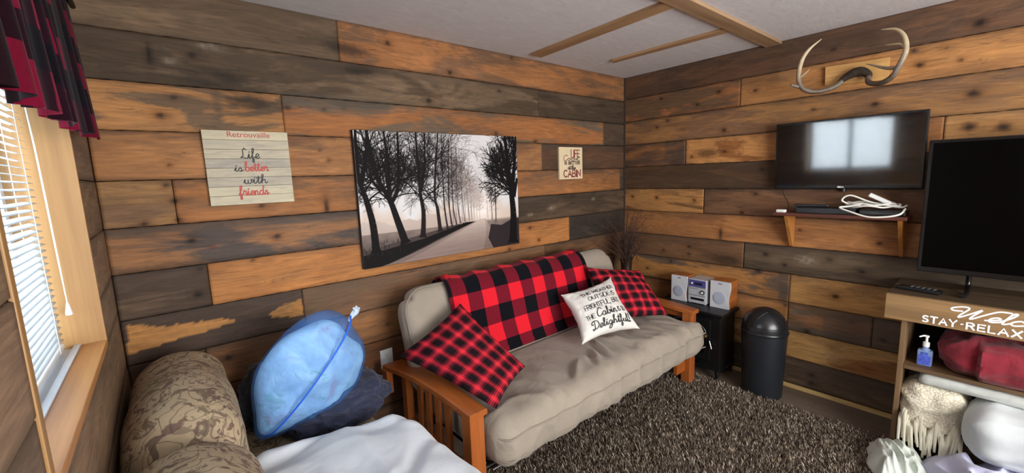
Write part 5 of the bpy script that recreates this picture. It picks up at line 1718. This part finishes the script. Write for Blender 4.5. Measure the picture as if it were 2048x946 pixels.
def speaker(y0, y1, x0, x1, hgt, label):
    t = thing('bookshelf_speaker', ((x0 + x1) / 2, (y0 + y1) / 2, ZT), label, 'speaker', 'stereo speakers on the stove top')
    b_ = MB(); b_.box((x0 + .018, y1, ZT), (x1, y0, ZT + hgt), .003); b_.build('cabinet', M_CHERRY, t)
    yc = (y0 + y1) / 2; w = (y0 - y1)
    ol2 = [(x0, y1 + .001, ZT + .001), (x0, y0 - .001, ZT + .001), (x0, y0 - .001, ZT + hgt - .001), (x0, y1 + .001, ZT + hgt - .001)]
    side = [(x0, y1 + .006 + .007 * math.cos(math.pi * 2 * (i / 12 - .3)) - .004, ZT + .001 + (hgt - .002) * i / 12) for i in range(12, 0, -1)]
    b_ = MB(); b_.prism([ol2[0], ol2[1], ol2[2]] + side, (.0185, 0, 0)); fr_ = b_.build('baffle', M_LSPK, t)
    for (zc, r_) in ((ZT + hgt * .38, w * .33),):
        b_ = MB(); b_.lathe((0, 0, 0), [(r_ * 1.02, 0), (r_, .003), (r_ * .8, .005), (r_ * .3, .003)], 32)
        b_.v = [(x0 - z_, yc + x_, zc + y_) for x_, y_, z_ in b_.v]; b_.build('woofer_grille', M_MESH, fr_, smooth=40)
    b_ = MB(); b_.box((x0 - .001, yc - .016, ZT + hgt * .90), (x0 + .001, yc + .012, ZT + hgt * .925)); b_.build('badge', M_BLACK, fr_)
    return t


speaker(-.581, -.712, -.17, -.03, .205, 'left silver-fronted bookshelf speaker nearest the futon cushions')
speaker(-.893, -1.036, -.155, -.012, .208, 'right silver-fronted speaker with cherry wood side nearest the bin')
st_ = thing('mini_stereo', (-.1, -.79, ZT), 'silver and purple mini stereo unit between its two speakers', 'stereo')
b = MB(); b.box((-.165, -.868, ZT + .004), (-.015, -.722, ZT + .196), .006)
for xx in (-.15, -.03):
    for yy in (-.855, -.735): b.lathe((xx, yy, ZT), [(.008, 0), (.008, .005)], 10)
b.build('case', M_SILV, st_)
b = MB(); b.box((-.168, -.862, ZT + .138), (-.163, -.728, ZT + .190), .002); dp = b.build('display_panel', plain('violet_display_panel', srgb('#4a4a86'), .25), st_)
b = MB(); b.box((-.1695, -.835, ZT + .152), (-.1675, -.775, ZT + .174)); b.build('display', plain('dark_lcd', srgb('#22233a'), .15), dp)
b = MB(); b.lathe((0, 0, 0), [(.008, 0), (.007, .004)], 16); b.v = [(-.168 - z_, -.755 + x_, ZT + .163 + y_) for x_, y_, z_ in b.v]; b.build('power_button', M_WHITE_PL, dp)
b = MB(); b.lathe((0, 0, 0), [(.017, 0), (.017, .008), (.013, .011)], 24); b.v = [(-.165 - z_, -.840 + x_, ZT + .098 + y_) for x_, y_, z_ in b.v]
kb = b.build('volume_knob', plain('dark_ring_knob', srgb('#34343a'), .3), st_, smooth=40)
b = MB(); b.lathe((0, 0, 0), [(.009, 0), (.008, .004)], 20); b.v = [(-.176 - z_, -.840 + x_, ZT + .098 + y_) for x_, y_, z_ in b.v]; b.build('knob_cap', M_WHITE_PL, kb, smooth=40)
b = MB(); b.box((-.1665, -.852, ZT + .030), (-.1645, -.745, ZT + .048)); b.box((-.1662, -.862, ZT + .066), (-.1645, -.728, ZT + .069)); b.box((-.1662, -.862, ZT + .132), (-.1645, -.728, ZT + .135))
b.build('cassette_slot', M_BLACK, st_)
b = MB()
for i in range(6): b.box((-.168, -.742 - i * .012, ZT + .118), (-.1645, -.734 - i * .012, ZT + .124), .001)
b.build('buttons', plain('dark_grey_buttons', srgb('#6a6b72'), .4), st_)

# ---------------------------------------------------------------- dried twigs in a floor vase
vz = tag(None, None, None) if False else None
b = MB(); b.lathe((-.25, -.20, 0), [(.06, 0), (.075, .02), (.085, .25), (.07, .55), (.045, .72), (.05, .80), (.058, .83), (.048, .83), (.040, .74)], 28)
vs_ = b.build('floor_vase', plain('dark_brown_glaze', srgb('#2a1d17'), .3), None, smooth=50)
tag(vs_, 'dark narrow-necked floor vase in the corner behind the futon', 'vase')
tw = thing('dried_twigs', (-.25, -.20, .80), 'bunch of dark dried twigs fanning out of the corner vase', 'dried plant')
rnd = random.Random(5)
b = MB(); b2 = MB()
for i in range(150):
    a = rnd.uniform(0, 2 * math.pi); sp = rnd.uniform(.03, .27); h = rnd.uniform(.18, .50)
    e = Vector((sp * math.cos(a) * 1.25, sp * math.sin(a), h))
    p0 = Vector((-.25 + rnd.uniform(-.02, .02), -.20 + rnd.uniform(-.02, .02), .70))
    m1 = p0 + Vector((e.x * .15, e.y * .15, h * .45)); m2 = p0 + Vector((e.x * .5, e.y * .5, h * .85)); tip = p0 + Vector((e.x, e.y, h + .08 - sp * .15))
    if tip.y > -.01: tip.y = -.012; m2.y = min(m2.y, -.02)
    if tip.x > -.012: tip.x = -.014; m2.x = min(m2.x, -.02)
    (b if i % 4 else b2).tube(catmull([p0, m1, m2, tip], 5), [.0022, .0016, .0012, .0006], 4)
    for q in range(rnd.randint(1, 3)):
        t = rnd.uniform(.45, .95); s0 = m1.lerp(tip, t)
        e2 = s0 + Vector((rnd.uniform(-.04, .04), rnd.uniform(-.04, .04), rnd.uniform(.01, .06)))
        e2.x = min(e2.x, -.012); e2.y = min(e2.y, -.012)
        b.tube([s0, e2], [.0012, .0006], 4)
b.build('twigs', plain('dark_dried_twig', srgb('#3a2420'), .8), tw)
b2.build('grass_stalks', plain('pale_dried_stalk', srgb('#6b4a33'), .8), tw)
b = MB()
for i in range(420):
    a = rnd.uniform(0, 2 * math.pi); r_ = min(.16, abs(rnd.gauss(0, .055))); z0 = rnd.uniform(.80, 1.0)
    c0 = Vector((-.25 + r_ * math.cos(a), -.20 + r_ * math.sin(a), z0)); d = Vector((rnd.uniform(-1, 1), rnd.uniform(-1, 1), rnd.uniform(.2, 1))).normalized() * .03
    s_ = d.cross(Vector((0, 0, 1))).normalized() * .004
    b.add([c0, c0 + d * .5 + s_, c0 + d, c0 + d * .5 - s_], [(0, 1, 2, 3)])
b.build('dried_leaves', plain('dark_dried_leaf', srgb('#241a19'), .8), tw, recalc=False)

# ---------------------------------------------------------------- console with shelves
M_CONS = clearwood('console_oak_y', srgb('#94744c'), srgb('#6f5536'), .8, .55, True, axis=1)
M_CONT = clearwood('console_dark_top', srgb('#50402c'), srgb('#352a1d'), .8, .5, False, axis=1)
M_CONZ = clearwood('console_side_wood', srgb('#7a5f40'), srgb('#54402c'), .8, .6, False, axis=2)
M_CONE = clearwood('console_shelf_wood', srgb('#6b5135'), srgb('#4a3825'), .8, .6, False, axis=1)
cn = thing('tv_console', (-.23, -2.7, 0), 'rustic wooden TV console with open shelves and white Welcome lettering', 'console')
YC0, YC1 = -1.945, -3.45
b = MB(); b.box((-.4365, YC1, .873), (-.006, YC0, .895), .003); b.build('top', M_CONT, cn)
b = MB(); b.box((-.462, YC1, .764), (-.437, YC0 - .001, .8945), .003); hd = b.build('header_board', M_CONS, cn)
for y in (-2.012, -3.36):
    b = MB(); b.box((-.434, y - .022, 0), (-.008, y, .8725), .003); b.build('side_panel', M_CONZ, cn)
b = MB(); b.box((-.430, -3.358, .500), (-.010, -2.0345, .520), .002); b.build('shelf', M_CONE, cn)
b = MB(); b.box((-.430, -3.358, .145), (-.010, -2.0345, .175), .002); b.build('shelf', M_CONE, cn)
b = MB(); b.box((-.012, -3.36, .02), (-.007, -2.03, .87)); b.build('back_panel', plain('dark_back_panel', srgb('#241c15'), .8), cn)
b = MB()
fnh = lambda y0, z0: (lambda a, c_: (-.4628, y0 - a, z0 + c_))
ribbons(b, stroke_text('STAY', CAPS, gap=.30, fit=.115, height=.030), .0072, fnh(-2.092, .779), .05)
ribbons(b, stroke_text('RELAX', CAPS, gap=.32, fit=.165, height=.030), .0072, fnh(-2.242, .779), .05)
ribbons(b, [[(0, .017), (.004, .018)]], .006, fnh(-2.224, .779), .05)
ribbons(b, stroke_text('·ENJOY'.replace('J', 'I') if False else '·', CAPS, fit=.01, height=.034), .006, fnh(-2.425, .779), .05)
ribbons(b, stroke_text('Welcome', SCRIPT, fit=.365, height=.054, slant=.35), .0070, fnh(-2.200, .829), .05)
b.build('painted_lettering', plain('white_paint', srgb('#e8e8ea'), .6, var=.02), hd, recalc=False)

tv2, T2 = television('standing_television', -2.027, -3.25, .985, 1.676, -.22, R(-.5), .045,
                     'large black television standing on the wooden console', logo=False, scr=M_SCR2, bez=.016)
b = MB()
for y in (-2.22, -3.06):
    b = MB()
    b.tube(catmull([(-.19, y, .99), (-.19, y, .93), (-.26, y - .0, .906), (-.35, y + .01, .906)], 5), .010, 8)
    b.tube(catmull([(-.19, y, .93), (-.13, y, .906), (-.06, y, .906)], 5), .010, 8)
    b.build('stand_foot', M_BEZ, tv2, smooth=50)
Mt = Matrix.Translation((-.315, -2.055, .8955)) @ Matrix.Rotation(R(-12), 4, 'Z')
b = MB(); b.box((-.028, -.085, 0), (.028, .085, .020), .006, M=Mt); rc = b.build('remote_control', plain('black_remote_plastic_b', srgb('#0f0f12'), .35))
tag(rc, 'black remote control on the console top left of the standing television', 'remote')
b = MB()
for i in range(5):
    for j in range(3): b.box((-.016 + j * .012, -.065 + i * .022, .0195), (-.009 + j * .012, -.055 + i * .022, .0215), M=Mt)
b.build('buttons', bpy.data.materials['grey_rubber'], rc)

# ---------------------------------------------------------------- hand sanitiser
sb = thing('sanitiser_bottle', (-.365, -2.106, .520), 'clear blue pump bottle of hand sanitiser on the console shelf', 'bottle')
k = N('clear_blue_gel'); k.set(srgb('#9db8ea'), .08); k.b.inputs['Transmission Weight'].default_value = .45; k.b.inputs['IOR'].default_value = 1.3
b = MB(); b.box((-.385, -2.136, .5205), (-.345, -2.078, .605), .009)
b.lathe((-.365, -2.107, .600), [(.022, 0), (.016, .010), (.011, .016), (.011, .024)], 24); b.build('bottle_body', k.m, sb, smooth=40)
b = MB(); b.box((-.3858, -2.130, .528), (-.3848, -2.084, .578)); b.box((-.3858, -2.118, .580), (-.3848, -2.09, .594)); b.build('wrap_label', plain('blue_label', srgb('#4d5fc4'), .4, var=.45, scale=70), sb)
b = MB(); b.lathe((-.365, -2.107, .622), [(.0135, 0), (.0135, .022), (.006, .025), (.005, .048), (.009, .050), (.009, .058), (.003, .060)], 20)
b.tube(catmull([(-.365, -2.107, .677), (-.372, -2.095, .678), (-.382, -2.080, .671)], 4), [.005, .0045, .003], 8); b.build('pump', M_WHITE_PL, sb, smooth=40)

# ---------------------------------------------------------------- textiles in and below the console


def soft_box(name, mat, lo, hi, r_, seed, amp, nx=40, ny=60, nz=20, freq=5, extra=None):
    def post(v, n_):
        q = Vector((v.x, v.y, v.z)) * freq + Vector((seed, 0, seed * 2))
        w = noise.fractal(q, .6, 2.1, 3)
        q2 = Vector((v.x * 1.1, v.y * .55 + v.z * .5, v.z)) * freq * 1.7 + Vector((0, seed, 0))
        rd = max(0, 1 - abs(noise.noise(q2)) * 4)
        k_ = 0.15 if n_.z < -.5 else 1
        v = v + n_ * (amp * w + amp * .9 * rd) * k_
        if v.z < lo[2]: v.z = lo[2] + .0005
        return extra(v, n_) if extra else v
    vs, fs = rbox(lo, hi, r_, nx, ny, nz, post)
    b_ = MB(); b_.add(vs, fs)
    return b_.build(name, mat, None, smooth=80, recalc=False)


M_WINE = fabric('wine_red_fleece', srgb('#7a1626'), 700, .15, .95, .35)
o = soft_box('folded_blanket', M_WINE, (-.42, -3.0, .521), (-.05, -2.165, .700), .07, 3, .022,
             extra=lambda v, n_: Vector((v.x - (.05 if v.y < -2.3 else 0) * (1 if n_.x < -.2 else 0), v.y, v.z + (.015 if v.y < -2.25 and n_.z > 0 else 0))))
tag(o, 'wine red blanket stuffed on the upper console shelf', 'blanket')
k = N('cream_knit'); o_ = k.obj()
vk = k.n('ShaderNodeTexVoronoi'); vk.inputs['Scale'].default_value = 95; k.l(k.mapv(o_, (1, 1, 1.3)), vk.inputs['Vector'])
k.bump(vk.outputs['Distance'], .8, .004)
M_KNIT = k.set(k.ramp(vk.outputs['Distance'], [(.1, srgb('#e9e4d2')), (.6, srgb('#c4bda8'))]), .95)
kt = thing('knitted_throw', (-.3, -2.15, .176), 'cream knitted throw with long fringe on the lower console shelf', 'blanket')
o = soft_box('knit_body', M_KNIT, (-.445, -2.27, .177), (-.06, -2.040, .430), .08, 7, .018)
o.parent = kt; o.location = o.location - kt.location
rnd = random.Random(11)
M_FRI = fabric('cream_fringe_yarn', srgb('#d9d4c0'), 600, .08, .95)
for i in range(34):
    y = -2.045 - i * .0068 - rnd.uniform(0, .004); x = -.450 - rnd.uniform(0, .012); z = .235 + .03 * math.sin(i * .7) - .02 * (i > 12)
    L_ = rnd.uniform(.085, .135) * (1 if i % 3 else 1.2)
    sw = rnd.uniform(-.012, .018)
    b = MB(); b.tube(catmull([(x + .02, y, z + .02), (x - .010, y, z), (x - .012, y - sw * .4, z - L_ * .45), (x - .008 + rnd.uniform(-.008, .008), y - sw, z - L_)], 5), [.0065, .0072, .0068, .0055], 7)
    b.build('fringe', M_FRI, kt, smooth=True)
M_WP = fabric('white_pillow_cotton', srgb('#cbd2d4'), 900, .03, .9, .12)
o = soft_box('white_pillow', M_WP, (-.60, -2.90, .178), (-.20, -2.280, .428), .095, 12, .012, 30, 50, 24, 3.0,
             extra=lambda v, n_: Vector((v.x, v.y, v.z + .05 * max(0, -2.4 - v.y))))
tag(o, 'large white pillow bulging from the lower console shelf', 'pillow')
o = soft_box('folded_linen', fabric('pale_grey_linen', srgb('#b9bdb9'), 800, .06, .9, .25), (-.43, -3.0, .434), (-.05, -2.10, .492), .028, 17, .006)
tag(o, 'pale grey folded linen piled directly under the middle shelf above the pillow', 'linen')
o = soft_box('folded_linen', fabric('stone_linen', srgb('#a9aaa2'), 800, .06, .9, .25), (-.19, -3.0, .177), (-.05, -2.30, .290), .03, 19, .010)
tag(o, 'stone coloured linen lying lowest on the lower console shelf', 'linen')


def heap(name, mat, cx, cy, rx, ry, h, seed, label, cat, rot=0, z0=.03):
    n_ = 80
    b_ = MB()
    def f(u, v):
        a, c_ = 2 * u - 1, 2 * v - 1
        rr_ = math.sqrt(a * a + c_ * c_)
        m_ = max(abs(a), abs(c_)); 
        if rr_ > 1e-6: a2, c2 = a * (m_ / rr_) ** .55, c_ * (m_ / rr_) ** .55
        else: a2, c2 = a, c_
        k_ = 1 + .16 * noise.noise((a * 2.2 + seed, c_ * 2.2, 0))
        x = a2 * rx * k_; y = c2 * ry * k_
        q = Vector((a * .9 + c_ * .5 + seed, c_ * 2.6 - a * .8, seed))
        rd = (1 - abs(noise.noise(q)) * 2.0); rd2 = (1 - abs(noise.noise(q * 1.9 + Vector((3, 3, 3)))) * 2.4)
        z = h * (1 - m_ ** 3) * (.72 + .28 * rd + .08 * rd2) + .004
        xr, yr = x * math.cos(rot) - y * math.sin(rot), x * math.sin(rot) + y * math.cos(rot)
        return (cx + xr, cy + yr, z0 + max(.002, z))
    b_.grid(f, n_, n_)
    o_2 = b_.build(name, mat, None, smooth=80, recalc=False, solid=.003)
    return tag(o_2, label, cat)


heap('white_garment', fabric('mint_white_cotton', srgb('#d3dcd3'), 900, .03, .9, .15), -.60, -2.07, .20, .115, .105, 2, 'crumpled off-white garment on the rug in front of the console', 'clothes', rot=.25)
heap('lavender_sheet', fabric('lavender_cotton', srgb('#bfc1dc'), 900, .04, .9, .15), -.62, -2.40, .25, .27, .17, 6, 'crumpled pale lavender sheet on the floor under the white pillow', 'bedding')

# ---------------------------------------------------------------- shaggy rug
RX0, RX1, RY0, RY1 = -2.55, -.335, -3.3, -.52
rg = thing('shag_rug', ((RX0 + RX1) / 2, (RY0 + RY1) / 2, 0), 'brown and grey shaggy rug in front of and under the futon', 'rug')
b = MB(); b.box((RX0, RY0, .0), (RX1, RY1, .012), .004); b.build('backing', plain('rug_backing', srgb('#4b4138'), .95), rg)
rs = np.random.RandomState(3)
NB = 170000
# denser where the rug can be seen
px = rs.uniform(RX0 + .02, RX1 - .0, NB); py = rs.uniform(-2.55, RY1 - .0, NB)
ang = rs.uniform(0, 2 * np.pi, NB); lean = rs.uniform(.004, .022, NB); ht = rs.uniform(.016, .034, NB); wd = rs.uniform(.0013, .0028, NB)
clump = np.sin(px * 45 + 3 * np.sin(py * 23)) * np.sin(py * 51 + 2 * np.sin(px * 31))
ht *= (1 + .25 * clump)
ca, sa = np.cos(ang), np.sin(ang); ta = ang + rs.uniform(.8, 2.2, NB); ct, stt = np.cos(ta), np.sin(ta)
v = np.zeros((NB, 5, 3))
v[:, 0] = np.stack([px - ct * wd, py - stt * wd, np.full(NB, .010)], 1); v[:, 1] = np.stack([px + ct * wd, py + stt * wd, np.full(NB, .010)], 1)
mx_, my_ = px + ca * lean * .45, py + sa * lean * .45
v[:, 2] = np.stack([mx_ + ct * wd, my_ + stt * wd, .010 + ht * .65], 1); v[:, 3] = np.stack([mx_ - ct * wd, my_ - stt * wd, .010 + ht * .65], 1)
v[:, 4] = np.stack([px + ca * lean, py + sa * lean, .010 + ht], 1)
v[:, :, 0] -= rg.location.x; v[:, :, 1] -= rg.location.y
me = bpy.data.meshes.new('pile'); idx = np.arange(NB) * 5
quads = np.stack([idx, idx + 1, idx + 2, idx + 3], 1); tris = np.stack([idx + 3, idx + 2, idx + 4], 1)
me.vertices.add(NB * 5); me.vertices.foreach_set('co', v.reshape(-1))
loops = np.concatenate([quads.reshape(-1), tris.reshape(-1)])
me.loops.add(len(loops)); me.loops.foreach_set('vertex_index', loops.astype(np.int32))
starts = np.concatenate([np.arange(NB) * 4, NB * 4 + np.arange(NB) * 3]).astype(np.int32)
me.polygons.add(NB * 2); me.polygons.foreach_set('loop_start', starts)
me.update(calc_edges=True); me.validate()
pal = np.array([srgb(c_)[:3] for c_ in ('#403730', '#5c5046', '#7a6d5e', '#9a8c7b', '#c6baa8', '#513f32')])
pick = rs.choice(6, NB, p=[.20, .22, .22, .17, .08, .11]); cc = pal[pick] * rs.uniform(.8, 1.2, (NB, 1))
cols = np.ones((NB, 5, 4)); cols[:, :, :3] = cc[:, None, :]
at = me.color_attributes.new('col', 'FLOAT_COLOR', 'POINT'); at.data.foreach_set('color', cols.reshape(-1))
me.materials.append(vcol_mat('shag_fibre', .7, .3))
o = bpy.data.objects.new('pile', me); COL.objects.link(o); o.parent = rg; o['kind'] = 'stuff'
